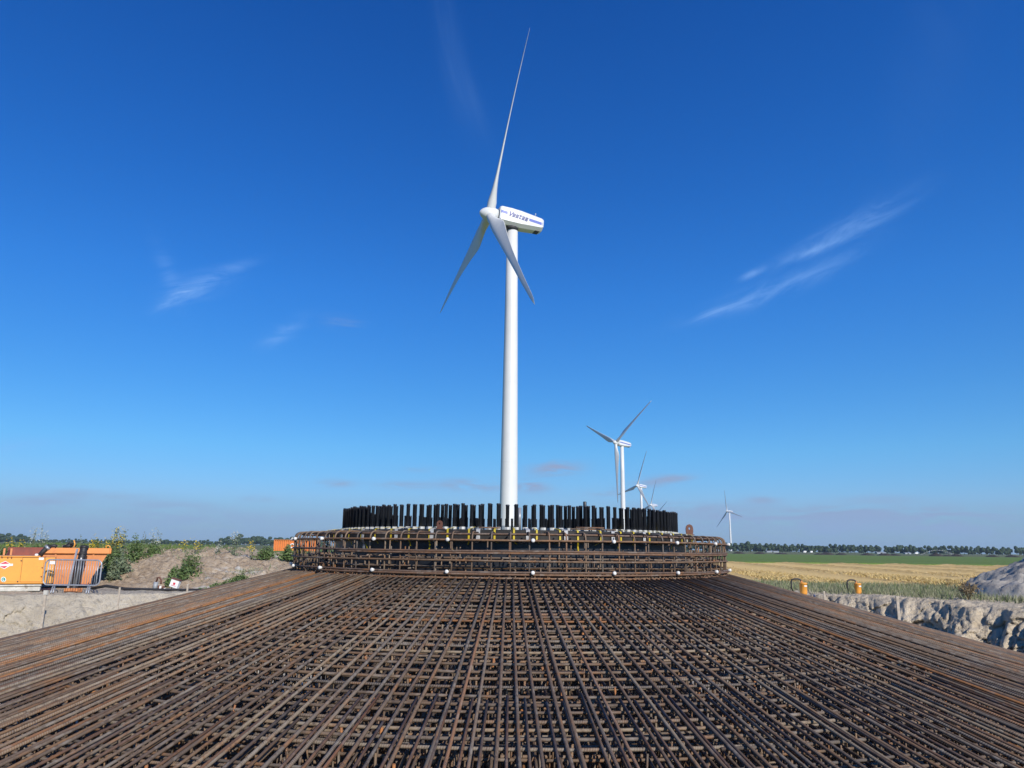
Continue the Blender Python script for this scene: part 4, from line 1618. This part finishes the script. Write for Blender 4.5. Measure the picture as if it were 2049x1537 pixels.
link('rim', MB().bbox(((lowx + hw_) / 2, -dps - .03, zr - .07), (hw_ - lowx, .12, .19), .02).bbox((hw_ - .0, 0, zr - .07), (.1, 2 * dps, .19), .02), skip, mat='skip_rim')
link('rim', MB().bbox((0, dps + .03, zr - .04), (2 * hw_, .1, .12), .02), skip, mat='rust_inside')
for k in range(3):
    x = lowx + .35 + k * .55
    m = MB()
    slab(m, (x, -dps - .035, zr - .17), (x + .05, -dps - .035, zr - .17), (x + .05, -dps + .085, floorz + .02), (x, -dps + .085, floorz + .02), .05)
    link('rib', m, skip, mat='orange_dark')
link('lifting_eye', MB().tube([(hw_ - .12, -dps, zr), (hw_ - .13, -dps, zr + .09), (hw_ - .06, -dps, zr + .12), (hw_ + .0, -dps, zr + .07), (hw_ - .01, -dps, zr)], .018, 6), skip, mat='orange')
for x_ in (.03, .22):
    link('post', MB().box((-hw_ + x_, -dps, zr - .12), (.055, .06, .22)), skip, mat='orange_dark')

# dark tangle of pump gear lying on the skip rim
q = at(138, 1094, SY - .32)
hd = thing('pump_coupling', (q.x, q.y, zt_s), 'dark cluster of couplings with an orange strut on the skip rim', 'coupling')
link('coupling', MB().tube([(-.18, 0, .03), (-.05, 0, .06), (.06, 0, .09)], .06, 10).tube([(.02, .05, .02), (.10, .05, .12), (.2, .05, .07)], .045, 8).tube([(-.1, -.03, .05), (.0, -.02, .17), (.12, 0, .15)], .03, 8), hd, mat='dark')
link('strut', MB().tube([(.16, -.02, -.03), (.20, -.02, .13), (.15, -.02, .26)], .022, 6), hd, mat='orange')

# black suction hose leaning on the skip, with the pale board beside it
h0, h1 = at(148, 1172, 25.4), at(169, 1095, 25.95)
hose = thing('suction_hose', (h0.x, h0.y, 0), 'thick black hose standing slanted against the orange skip', 'hose')
dv = h1 - Vector((h0.x, h0.y, 0))
m = MB().tube([(0, 0, .0), dv * .5, dv], .115, 18, caps=False)
m.tube([dv * .97, dv], .10, 18)
link('hose_body', m, hose, mat='rubber')
link('hose_collar', MB().tube([dv * .80, dv * .86], .128, 18), hose, mat='dark')
link('hose_mouth', MB().tube([dv * .955, dv * 1.015], .130, 18), hose, mat='rubber')
tl1 = dv * .72 + Vector((.06, -.125, 0))
link('hose_label', MB().box(tl1, (.045, .012, .08)), hose, mat='print_white')
b0, b1 = at(143, 1171, 25.4), at(161, 1099, 25.95)
bd = MB()
slab(bd, (0, 0, 0), (.06, 0, 0), (b1.x - b0.x + .06, b1.y - b0.y, b1.z - .0), (b1.x - b0.x, b1.y - b0.y, b1.z), .03)
tag(link('leaning_board', bd, loc=(b0.x - .06, b0.y - .12, 0), mat='galv'), 'narrow pale board leaning beside the black hose on the skip', 'board')

# crowd barrier
BY = 23.7
bl, br = at(88, 1150, BY).x, at(201, 1150, BY).x
zt_b, zb_b = at(145, 1120.5, BY).z, at(145, 1171, BY).z
wb, hb = br - bl, zt_b - zb_b
bar_ = thing('crowd_barrier', ((bl + br) / 2, BY, 0), 'grey galvanised crowd barrier with rounded corners in front of the orange skip', 'barrier')


def rrect(x0, x1, z0, z1, r_, n_=6):
    pts = []
    for cx_, cz_, a0 in ((x1 - r_, z1 - r_, 0), (x0 + r_, z1 - r_, PI / 2), (x0 + r_, z0 + r_, PI), (x1 - r_, z0 + r_, 1.5 * PI)):
        for k in range(n_ + 1):
            a = a0 + PI / 2 * k / n_
            pts.append((cx_ + r_ * math.cos(a), 0, cz_ + r_ * math.sin(a)))
    return pts


link('frame', MB().tube(rrect(-wb / 2, wb / 2, zb_b, zt_b, .14), .021, 8, closed=True), bar_, mat='galv')
for sx in (-1, 1):
    x = sx * (wb / 2 - .10)
    link('side_tube', MB().tube([(x, 0, zb_b + .03), (x, 0, zt_b - .03)], .017, 8), bar_, mat='galv')
bm_ = MB().tube([(0, 0, zb_b), (0, 0, zt_b)], .0085, 6).mesh('bar', 'galv')
for k in range(19):
    link('bar', bm_, bar_, loc=(-wb / 2 + .16 + (wb - .32) * k / 18, 0, 0))
for sx in (-1, 1):
    x = sx * (wb / 2 - .32)
    link('foot', MB().tube([(x, 0, zb_b), (x + .07, -.22, .02)], .016, 6).tube([(x + .05, 0, zb_b), (x + .13, -.2, .02)], .016, 6).tube([(x - .02, 0, zb_b), (x + .02, .26, .02)], .016, 6), bar_, mat='galv')
q = at(106, 1126, BY)
link('sign', MB().box((q.x - (bl + br) / 2, -.028, q.z), (.16, .01, .09)), bar_, mat='print_white')

# orange block beneath the barrier
q = at(147, 1176, 24.2)
o = link('orange_block', MB().bbox((0, 0, .06), (.42, .3, .13), .02), loc=(q.x, 24.2, 0), mat='orange_dark')
tag(o, 'low orange block lying on the sand under the barrier', 'block')

# black hose lying along the foot of the bank
pts = []
for px, py, z in ((196, 1171, .05), (225, 1169, .14), (262, 1168.5, .06), (300, 1172, .04), (360, 1172, .04), (415, 1170, .05), (445, 1168.5, .05)):
    q = at(px, py, 26.0)
    pts.append((q.x, 25.6, z))
tag(link('black_hose', MB().tube([Vector(p) - Vector(pts[0]) + Vector((0, 0, .04)) for p in pts], .045, 8), loc=(pts[0][0], pts[0][1], 0), mat='rubber'),
    'long black hose lying along the foot of the brown soil bank', 'hose')

# grey pipe stub with brown elbows
q = at(312, 1170, 25.7)
st_ = thing('well_pipe', (q.x, 25.7, 0), 'grey pipe stub with rusty brown elbows at the foot of the bank', 'pipe')
link('pipe', MB().tube([(-.03, 0, 0), (0, 0, .27)], .07, 14), st_, mat='steel_grey')
link('elbow', MB().tube([(.0, 0, .26), (.03, 0, .40), (.10, -.02, .42), (.16, -.02, .33), (.17, -.02, .2)], .028, 8), st_, mat='rust_plate')
link('valve', MB().tube([(.12, -.02, .02), (.12, -.02, .16)], .045, 10).tube([(.23, -.02, .02), (.27, -.02, .14)], .04, 10), st_, mat='rust_plate')
link('white_fitting', MB().tube([(.17, -.08, .02), (.19, -.08, .15)], .032, 10).tube([(.33, -.08, .02), (.33, -.08, .08)], .035, 10), st_, mat='print_white')
# tilted sign board
q = at(349, 1172, 25.8)
sb = thing('sign_board', (q.x, 25.8, 0), 'small white tilted box sign with a dark lid, beside the grey pipe stub', 'sign')
Rm = Matrix.Rotation(rad(16), 3, 'Y')
link('box', MB().box((0.02, 0, .22), (.27, .16, .24), Rm), sb, mat='print_white')
link('lid', MB().box((.06, 0, .355), (.30, .19, .035), Rm), sb, mat='rust_plate')
link('mark', MB().box((.02, -.082, .22), (.07, .006, .07), Rm).box((.0, -.083, .16), (.16, .006, .012), Rm), sb, mat='red')
link('leg', MB().tube([(-.08, 0, 0), (-.08, 0, .14)], .015, 6).tube([(.1, 0, 0), (.08, 0, .1)], .015, 6), sb, mat='dark')

# stakes
def stake(px, py_top, Y, w_, zbot, lab, lean=0.0, head=False, mat='wood'):
    q = at(px, py_top, Y)
    h = q.z - zbot
    t = thing('wooden_stake', (q.x, Y, zbot), lab, 'stake')
    m = MB()
    m.box((lean * .5, 0, h / 2), (w_, w_ * .6, h), Matrix.Rotation(lean / h, 3, 'Y'))
    link('shaft', m, t, mat=mat)
    if head:
        link('head', MB().box((lean, -.005, h - .05), (w_ * 1.9, w_ * .9, .12)), t, mat='skid_white')
    return t


stake(92.5, 1182, 21.7, .055, -1.7, 'pale stake with a white head in the pit in front of the barrier', .0, True)
stake(240, 1175, 22.2, .045, -1.7, 'thin pale stake against the pit wall, second from the left')
stake(376, 1169, 23.2, .045, -1.7, 'short stake at the pit edge below the white tilted sign')
stake(1649, 1183, 24.5, .055, -1.4, 'thin pale stake at the right pit edge between the two orange pots')
stake(1795, 1193, 20.3, .07, -1.9, 'tallest wooden stake against the rough pit wall on the right')

# ------------------------------------------------------------------ orange vacuum pots on the right
def pot(px, py, Y, s, lab, side, rz):
    q = at(px, py, Y)
    t = thing('dewatering_pot', (q.x, Y, 0), lab, 'pump pot', 'orange dewatering pots')
    link('drum', MB().lathe([(.11 * s, .02), (.155 * s, .06), (.16 * s, .1), (.165 * s, .52 * s), (.185 * s, .53 * s), (.185 * s, .56 * s), (.12 * s, .585 * s)], 28), t, mat='orange')
    link('label_band', MB().add([(.168 * s * math.sin(a), -.168 * s * math.cos(a), z) for z in (.40 * s, .46 * s) for a in np.linspace(-.1, .9, 6)],
                                [(k, k + 1, k + 7, k + 6) for k in range(5)]), t, mat='print_white')
    link('nozzle', MB().tube([(-.05 * s, 0, .57 * s), (-.08 * s, 0, .66 * s)], .03, 8), t, mat='orange_dark')
    pts = [(-.08 * s, 0, .64 * s)]
    for k in range(1, 9):
        a = PI * k / 8 * .95
        pts.append((-.08 * s - .17 * s * 1.35 * (1 - math.cos(a)) , 0, .64 * s + .10 * s * math.sin(a) - (.05 * s if k == 8 else 0)))
    pts += [(pts[-1][0] - .01, 0, .36 * s), (pts[-1][0] + .06, .02, .15 * s)]
    link('suction_hose', MB().tube(pts, .027, 8), t, mat='rubber')
    t.rotation_euler = (0, 0, rz)
    return t


pot(1608, 1184, 27.6, .76, 'nearer orange dewatering pot with a black hose arching to its left', -1, 0)
o = pot(1717, 1181, 28.6, .70, 'smaller orange dewatering pot, the farther one on the right, hose arching left', -1, 0)
q = at(1578, 1184, 26.6)
tag(link('plastic_pipe_stub', MB().tube([(0, 0, 0), (.03, 0, .2)], .055, 14), loc=(q.x, 26.6, 0), mat='skid_white'), 'short pale pipe stub standing left of the nearer orange pot', 'pipe')
for i, px in enumerate((1629, 1746)):
    q = at(px, 1185, 26.9)
    o = link('blue_cap', MB().lathe([(.04, 0), (.036, .05), (.02, .08)], 12), loc=(q.x, 26.9, .0), mat='cap_blue')
    tag(o, ['dark blue pipe cap in the grass right of the nearer orange pot', 'dark blue pipe cap in the grass right of the smaller orange pot'][i], 'pipe cap')

# ------------------------------------------------------------------ orange shipping container in the field on the left
D = 172
c0, c1 = at(547, 1104, D), at(633, 1104, D)
zt_c = at(590, 1080.5, D).z
wc = c1.x - c0.x
cont = thing('shipping_container', ((c0.x + c1.x) / 2, D + 1.2, 0), 'orange corrugated shipping container standing in the field left of the rebar cage', 'container')
m = MB()
n_ = 20
v, f = [], []
for k in range(n_ * 4 + 1):
    x = -wc / 2 + wc * k / (n_ * 4)
    yy = -1.2 + (.28 if (k % 4) in (2, 3) else 0.0)
    v += [(x, yy, .15), (x, yy, zt_c - .12)]
for k in range(n_ * 4):
    f.append((2 * k, 2 * k + 2, 2 * k + 3, 2 * k + 1))
m.add(v, f)
link('side_wall', m, cont, mat='box_orange')
link('shell', MB().box((0, .2, zt_c / 2), (wc - .1, 2.0, zt_c - .1)), cont, mat='box_orange')
link('top_rail', MB().box((0, 0, zt_c - .06), (wc + .05, 2.5, .12)), cont, mat='box_orange')
link('bottom_rail', MB().box((0, 0, .08), (wc + .05, 2.5, .14)), cont, mat='box_orange')
for sx in (-1, 1):
    link('corner_post', MB().box((sx * (wc / 2 - .06), -1.19, zt_c / 2), (.14, .16, zt_c)), cont, mat='box_orange')
# worn white marks on its flank
for cx_, r_, op in ((.28, .42, 0), (.52, .36, 1), (.72, .42, 2)):
    pts = []
    x = -wc / 2 + wc * (.36 + cx_ * .6 - .1)
    m = MB()
    a0, a1 = ((.6, 5.9), (0, 2 * PI), (.9, 5.6))[op]
    m.tube([(x + r_ * math.cos(a), -1.23, zt_c * .50 + r_ * math.sin(a)) for a in np.linspace(a0, a1, 14)], .13, 5)
    link('white_mark', m, cont, mat='print_white')

# ------------------------------------------------------------------ small white vehicles and sheds by the tree row
def van(px, D, ln, lab, kind='van'):
    q = at(px, 1109, D)
    t = thing('white_van', (q.x, D, .12), lab, kind)
    link('body', MB().bbox((.0, 0, 1.35), (ln * .72, 2.0, 2.0), .12), t, mat='print_white')
    link('cab', MB().bbox((-ln * .46, 0, 1.05), (ln * .24, 1.9, 1.35), .2), t, mat='print_white')
    link('windscreen', MB().box((-ln * .52, -.0, 1.4), (ln * .14, 1.92, .45)), t, mat='dark')
    t.scale = (.8, .8, .8)
    for sx in (-1, 1):
        o = link('wheel', MB().lathe([(.36, -1.0), (.36, 1.0)], 14), t, mat='rubber')
        o.rotation_euler = (PI / 2, 0, 0)
        o.location = (sx * ln * .33, 0, .36)
    return t


van(1611, 780, 4.4, 'small white van parked under the trees above the nearer orange pot')
van(1624, 783, 3.8, 'small white van just right of another, below the far tree row')
van(1834, 770, 4.6, 'white vehicle below the trees left of the arc of irrigation water')


def shed(px, D, w_, h_, lab, mat='galv'):
    q = at(px, 1109, D)
    t = thing('field_shed', (q.x, D, .1), lab, 'shed')
    link('wall', MB().box((0, 0, h_ * .4), (w_, 5, h_ * .8)), t, mat=mat)
    link('roof', MB().add([(-w_ / 2 - .2, -2.7, h_ * .8), (w_ / 2 + .2, -2.7, h_ * .8), (w_ / 2 + .2, 0, h_ * 1.15), (-w_ / 2 - .2, 0, h_ * 1.15), (-w_ / 2 - .2, 2.7, h_ * .8), (w_ / 2 + .2, 2.7, h_ * .8)],
                          [(0, 1, 2, 3), (3, 2, 5, 4), (0, 3, 4), (1, 5, 2), (0, 4, 5, 1)]), t, mat='steel_grey')
    link('door', MB().box((0, -2.52, h_ * .3), (1.6, .06, h_ * .6)), t, mat='dark')
    return t


shed(1762, 786, 9, 1.7, 'low pale shed in the gap of the far tree row')
shed(1815, 788, 6, 1.5, 'low pale shed under the trees right of the gap in the row')
shed(1545, 789, 12, 1.4, 'long low pale shed under the left part of the far tree row')

# arc of irrigation water
q = at(1880, 1110, 520)
Vd, Fd = [], []
r_ = np.random.default_rng(3)
n_d = 2600
t_ = r_.uniform(0, 1, n_d)
span, hh = 12.5, 3.3
x = -span + 2 * span * t_ ** .8
z = hh * (1 - (x / span) ** 2) * (1 - .25 * (t_ > .6) * r_.uniform(0, 1.5, n_d)) + r_.normal(0, .06, n_d) - np.maximum(0, t_ - .45) * r_.uniform(0, 2.6, n_d)
z = np.maximum(z, 0.05)
y = r_.normal(0, .8, n_d)
P_ = np.stack([x, y, z], -1)
s_ = r_.uniform(.03, .085, n_d)[:, None]
a_ = r_.normal(size=(n_d, 3))
a_ /= np.linalg.norm(a_, axis=1)[:, None]
b_ = np.cross(a_, r_.normal(size=(n_d, 3)))
b_ /= np.linalg.norm(b_, axis=1)[:, None]
V = np.stack([P_ + a_ * s_, P_ + b_ * s_, P_ - a_ * s_ * .8 - b_ * s_ * .8], 1).reshape(-1, 3)
tag(link('water_spray', tri_mesh('water_spray', V, np.arange(n_d * 3).reshape(-1, 3), 'print_white'), loc=(q.x, 520, .1)), kind='stuff')

# ------------------------------------------------------------------ vegetation
def blades(n, xf, hmin, hmax, wd, mat, name, seed, lean=.35):
    r_ = np.random.default_rng(seed)
    P = xf(r_, n)
    n = len(P)
    h = r_.uniform(hmin, hmax, n)
    a = r_.uniform(0, 2 * PI, n)
    dx, dy = np.cos(a) * wd * r_.uniform(.6, 1.4, n), np.sin(a) * wd * r_.uniform(.6, 1.4, n)
    lx, ly = r_.normal(0, lean, n) * h, r_.normal(0, lean, n) * h
    V = np.empty((n, 3, 3))
    V[:, 0] = P + np.stack([dx, dy, 0 * h], -1)
    V[:, 1] = P - np.stack([dx, dy, 0 * h], -1)
    V[:, 2] = P + np.stack([lx, ly, h], -1)
    return tag(link(name, tri_mesh(name, V.reshape(-1, 3), np.arange(n * 3).reshape(-1, 3), mat)), kind='stuff')


def verge_pts(r_, n):
    x = r_.uniform(2, 40, n)
    top = 41.6 - .30 * x
    a = np.interp(x, [2, 10.4, 12.5, 14.5, 16.5, 20, 40], [31, 29.6, 27.9, 25.6, 23.6, 21.5, 16])
    y = a + (top - a) * r_.uniform(0, 1.03, n) ** .9
    dens = fbm(x * .8, y * .8, 4, 91) 
    edge = np.clip((y - a) / 2.2, 0, 1)
    keep = (dens + .5 + edge * .8) > r_.uniform(0, 1.15, n)
    inheap = ((x - 23.2) / 6.4) ** 2 + ((y - 28.3) / 4.0) ** 2 < 1
    keep &= ~inheap
    return np.stack([x, y, np.zeros(n)], -1)[keep]


blades(80000, verge_pts, .07, .24, .013, 'grass', 'verge_grass', 1)
blades(9000, verge_pts, .12, .34, .010, 'grass_green', 'verge_weeds', 2)


def straw_edge(r_, n):
    x = r_.uniform(3, 60, n)
    y = 41.2 - .30 * x + np.abs(r_.normal(0, 8, n))
    y = np.minimum(y, 95)
    cc = (x - .115 * y) / 6.6 % 1.0
    keep = (np.abs(cc - .5) < .24) & (y > 20)
    return np.stack([x, y, np.full(n, .12)], -1)[keep]


blades(60000, straw_edge, .05, .17, .03, 'straw_blade', 'loose_straw', 3, 1.2)


def crest_pts(r_, n):
    x = r_.uniform(-32, -5, n)
    yo = r_.uniform(3.2, 9, n)
    i = np.clip(np.searchsorted(bank_x, x), 0, len(bank_x) - 1)
    j = np.clip(np.searchsorted(bank_y, yo), 0, len(bank_y) - 1)
    z = bank_Z[j, i]
    dens = fbm(x * .5, yo * .5, 4, 95)
    keep = (dens + .35 + (yo - 4) * .16 + .35 * (x < -15) - .45 * (x > -13.2)) > r_.uniform(.1, 1.0, n)
    return np.stack([x, bank_toe[i] + yo, z], -1)[keep]


blades(26000, crest_pts, .05, .20, .016, 'grass_green', 'bank_weeds', 4)


def sparse_pts(r_, n):
    x = r_.uniform(-30, -6, n)
    yo = r_.uniform(.4, 4, n)
    i = np.clip(np.searchsorted(bank_x, x), 0, len(bank_x) - 1)
    j = np.clip(np.searchsorted(bank_y, yo), 0, len(bank_y) - 1)
    dens = fbm(x * .9, yo * .9, 4, 97)
    keep = dens > .28
    return np.stack([x, bank_toe[i] + yo, bank_Z[j, i]], -1)[keep]


blades(9000, sparse_pts, .05, .18, .016, 'grass', 'bank_face_weeds', 5)


def weed(px, py_top, py_bot, Y, wpx, lab, kind='tall', flower=None, dense=1.0, leaf='weed_leaf', seed=0):
    base = at(px, py_bot, Y)
    gz = bank_h(base.x, Y)
    top = at(px, py_top, Y)
    H = max(top.z - gz, .15)
    Wd_ = wpx / F * Y
    r_ = np.random.default_rng(seed + int(px))
    t = thing('weed_plant', (base.x, Y, gz - .02), lab, 'plant')
    st = MB()
    leaves, fl = [], []
    ns = {'tall': 4, 'bush': 7, 'patch': 14}[kind]
    for k in range(ns):
        ang = r_.uniform(0, 2 * PI)
        sp = Wd_ * .5 * r_.uniform(.1, 1.0)
        b = Vector((math.cos(ang) * sp * .45, math.sin(ang) * sp * .45, 0)) if kind != 'patch' else Vector((math.cos(ang) * sp, math.sin(ang) * sp * .6, 0))
        hh = H * (1.0 if k == 0 else r_.uniform(.6, 1.0))
        e = Vector((math.cos(ang) * sp * .85 + b.x * .3, math.sin(ang) * sp * .85, hh))
        if kind == 'patch':
            e = b + Vector((r_.normal() * .04, 0, hh * r_.uniform(.5, 1)))
        mid = (b + e) * .5 + Vector((r_.normal() * .03, r_.normal() * .03, 0))
        st.tube([b, mid, e], .008, 4, r1=.003)
        nl = int((34 if kind == 'tall' else 60) * dense)
        for i in range(nl):
            u = r_.uniform(0, 1) ** (1.0 if kind != 'tall' else 1.15)
            p = b.lerp(mid, u * 2) if u < .5 else mid.lerp(e, u * 2 - 1)
            spread = (.16 if kind == 'tall' else .22) * Wd_ * 1.6 * (1.15 - u)
            p = p + Vector((r_.normal() * spread, r_.normal() * spread, r_.normal() * .03))
            leaves.append((p, (.075 if kind != 'tall' else .05) * (1.25 - .7 * u)))
        nf = int({'tall': 16, 'bush': 22, 'patch': 4}[kind])
        for i in range(nf if flower else 0):
            u = r_.uniform(.55, 1.06)
            p = mid.lerp(e, u * 2 - 1) + Vector((r_.normal() * .07, r_.normal() * .07, r_.normal() * .03))
            fl.append((p + Vector((0, -.12, .02)), .036))
    link('stem', st, t, mat='stem')

    def clumps(ls, name, mat):
        if not ls:
            return
        P = np.array([tuple(p) for p, _ in ls])
        s_ = np.array([q for _, q in ls])[:, None]
        n = len(P)
        a = r_.normal(size=(n, 3)) * np.array([1, 1, .7])
        a /= np.linalg.norm(a, axis=1)[:, None]
        c_ = np.cross(a, r_.normal(size=(n, 3)))
        c_ /= np.linalg.norm(c_, axis=1)[:, None]
        V = np.stack([P - a * s_, P - c_ * s_ * .38, P + a * s_, P + c_ * s_ * .38], 1).reshape(-1, 3)
        tag(link(name, tri_mesh(name, V, np.arange(n * 4).reshape(-1, 4), mat), t), kind='stuff')
    clumps(leaves, 'leaves', leaf)
    clumps(fl, 'flowers', {'y': 'petal_yellow', 'w': 'petal_white'}.get(flower, 'petal_white'))
    return t


W_ = [
    (64, 1056, 1100, 31.0, 14, 'left one of a pair of tall pale stalked weeds above the orange cabinet', 'tall', 'w', 1.0, 'weed_grey'),
    (88, 1049, 1100, 31.2, 22, 'right and taller of a pair of pale stalked weeds above the orange cabinet', 'tall', 'w', 1.4, 'weed_grey'),
    (35, 1078, 1102, 30.4, 46, 'yellow flowered weed patch above the left end of the orange cabinet', 'bush', 'y', 1.2, 'weed_leaf'),
    (8, 1090, 1110, 30.0, 40, 'low green bush at the left edge behind the cabinet', 'bush', None, 1.6, 'weed_leaf'),
    (60, 1088, 1106, 30.2, 50, 'green leafy weed clump behind the rusty end of the skip', 'bush', None, 1.5, 'weed_leaf'),
    (158, 1068, 1100, 31.0, 10, 'thin stalk with sparse leaves above the black hose', 'tall', None, .5, 'weed_grey'),
    (192, 1073, 1104, 30.2, 26, 'bright yellow flowered weed above the right end of the skip', 'bush', 'y', 1.0, 'weed_leaf'),
    (210, 1078, 1108, 30.0, 36, 'leafy weed with yellow flowers beside the skip lifting eye', 'bush', 'y', 1.3, 'weed_leaf'),
    (236, 1056, 1110, 30.0, 34, 'tallest bushy weed with pale and yellow heads, right of the skip', 'bush', 'y', 1.6, 'weed_grey'),
    (228, 1094, 1122, 29.2, 26, 'dense dark green weed bush touching the right end of the skip', 'bush', None, 2.2, 'weed_leaf'),
    (226, 1112, 1135, 28.4, 20, 'grey green grassy clump low on the bank right of the skip', 'bush', None, 1.2, 'weed_grey'),
    (246, 1106, 1126, 29.0, 22, 'small grey green clump on the bank below the tallest weed', 'bush', None, 1.6, 'weed_grey'),
    (270, 1068, 1108, 30.2, 26, 'green weed bush standing alone on the bank crest', 'bush', None, 1.9, 'weed_leaf'),
    (310, 1058, 1100, 30.8, 20, 'tall pale topped weed on the crest, right of the lone green bush', 'tall', 'w', 1.5, 'weed_grey'),
    (308, 1084, 1102, 30.6, 26, 'leafy green base clump around the tall pale topped weed', 'bush', None, 1.8, 'weed_leaf'),
    (286, 1062, 1100, 31.5, 8, 'thin single stalk on the crest left of the tall pale topped weed', 'tall', None, .4, 'weed_grey'),
    (398, 1079, 1100, 31.0, 26, 'sparse weed with yellow heads on the bank crest above the slope bush', 'tall', 'y', .8, 'weed_grey'),
    (386, 1102, 1124, 28.6, 28, 'dark green spreading bush halfway up the bank slope', 'bush', None, 1.5, 'weed_leaf'),
    (364, 1119, 1136, 27.8, 24, 'lower part of the green growth trailing down the bank slope', 'bush', None, 2.2, 'weed_leaf'),
    (345, 1130, 1142, 27.4, 20, 'low green tuft at the bottom of the slope growth', 'bush', None, 1.6, 'weed_leaf'),
    (470, 1065, 1100, 31.3, 22, 'tall feathery weed on the crest in front of the wood', 'tall', 'w', 1.2, 'weed_grey'),
    (505, 1082, 1103, 31.0, 10, 'thin stalk with one yellow head near the orange container', 'tall', 'y', .3, 'weed_grey'),
    (372, 1082, 1098, 31.4, 18, 'low pale flowered stalks on the crest left of the yellow heads', 'tall', 'y', .5, 'weed_grey'),
    (440, 1086, 1100, 31.4, 16, 'short pale stalks on the crest left of the feathery weed', 'tall', 'w', .6, 'weed_grey'),
    (475, 1144, 1172, 26.9, 42, 'bright green bush at the foot of the bank beside the rebar', 'bush', None, 2.6, 'weed_leaf'),
    (455, 1160, 1176, 26.6, 40, 'low green patch left of the bush beside the rebar', 'patch', None, 1.2, 'weed_leaf'),
    (530, 1092, 1104, 31.0, 26, 'low green tuft on the crest left of the orange container', 'bush', None, 1.3, 'weed_leaf'),
    (577, 1088, 1106, 31.0, 18, 'dark leafy weed in front of the orange container', 'bush', None, 1.6, 'weed_leaf'),
    (595, 1094, 1108, 30.8, 20, 'green weed between the container and the rebar basket', 'bush', 'y', 1.2, 'weed_leaf'),
]
for k, a in enumerate(W_):
    weed(*a[:6], a[6], a[7], a[8], a[9], seed=k)
# dry brown bush by the heap
q = at(1937, 1186, 26.2)
t = thing('dry_bush', (q.x, 26.2, 0), 'small dry brown bush where the sand heap meets the straw field', 'bush')
m = MB()
for k in range(26):
    a = random.uniform(0, 2 * PI)
    m.tube([(0, 0, 0), (math.cos(a) * .12, math.sin(a) * .12, .25), (math.cos(a) * random.uniform(.1, .35), math.sin(a) * .3, random.uniform(.3, .55))], .006, 3, r1=.003)
link('stem', m, t, mat='dry_bush')
r_ = np.random.default_rng(8)
P_ = r_.normal(size=(420, 3)) * np.array([.15, .12, .11]) + np.array([0, 0, .36])
P_[:, 2] = np.maximum(P_[:, 2], .03)
a_ = r_.normal(size=(420, 3)) * .03
b_ = np.cross(a_, r_.normal(size=(420, 3))) * .5
V = np.stack([P_ - a_, P_ + b_, P_ + a_], 1).reshape(-1, 3)
link('leaves', tri_mesh('leaves', V, np.arange(1260).reshape(-1, 3), 'dry_bush'), t)

# ------------------------------------------------------------------ haze over the whole flat land
hm = bpy.data.materials.new('thin_haze')
hm.use_nodes = True
ht_ = NT(hm.node_tree)
pv = ht_.n('ShaderNodeVolumePrincipled')
pv.inputs['Color'].default_value = (.64, .85, 1.0, 1)
pv.inputs['Density'].default_value = 0.00012
pv.inputs['Anisotropy'].default_value = 0.0
ho = ht_.n('ShaderNodeOutputMaterial')
ht_.put(ho.inputs['Volume'], pv.outputs[0])
hz = link('haze', MB().box((0, 0, 60.9), (20400, 20400, 128.4)))
hz.data.materials.append(hm)
tag(hz, kind='stuff')
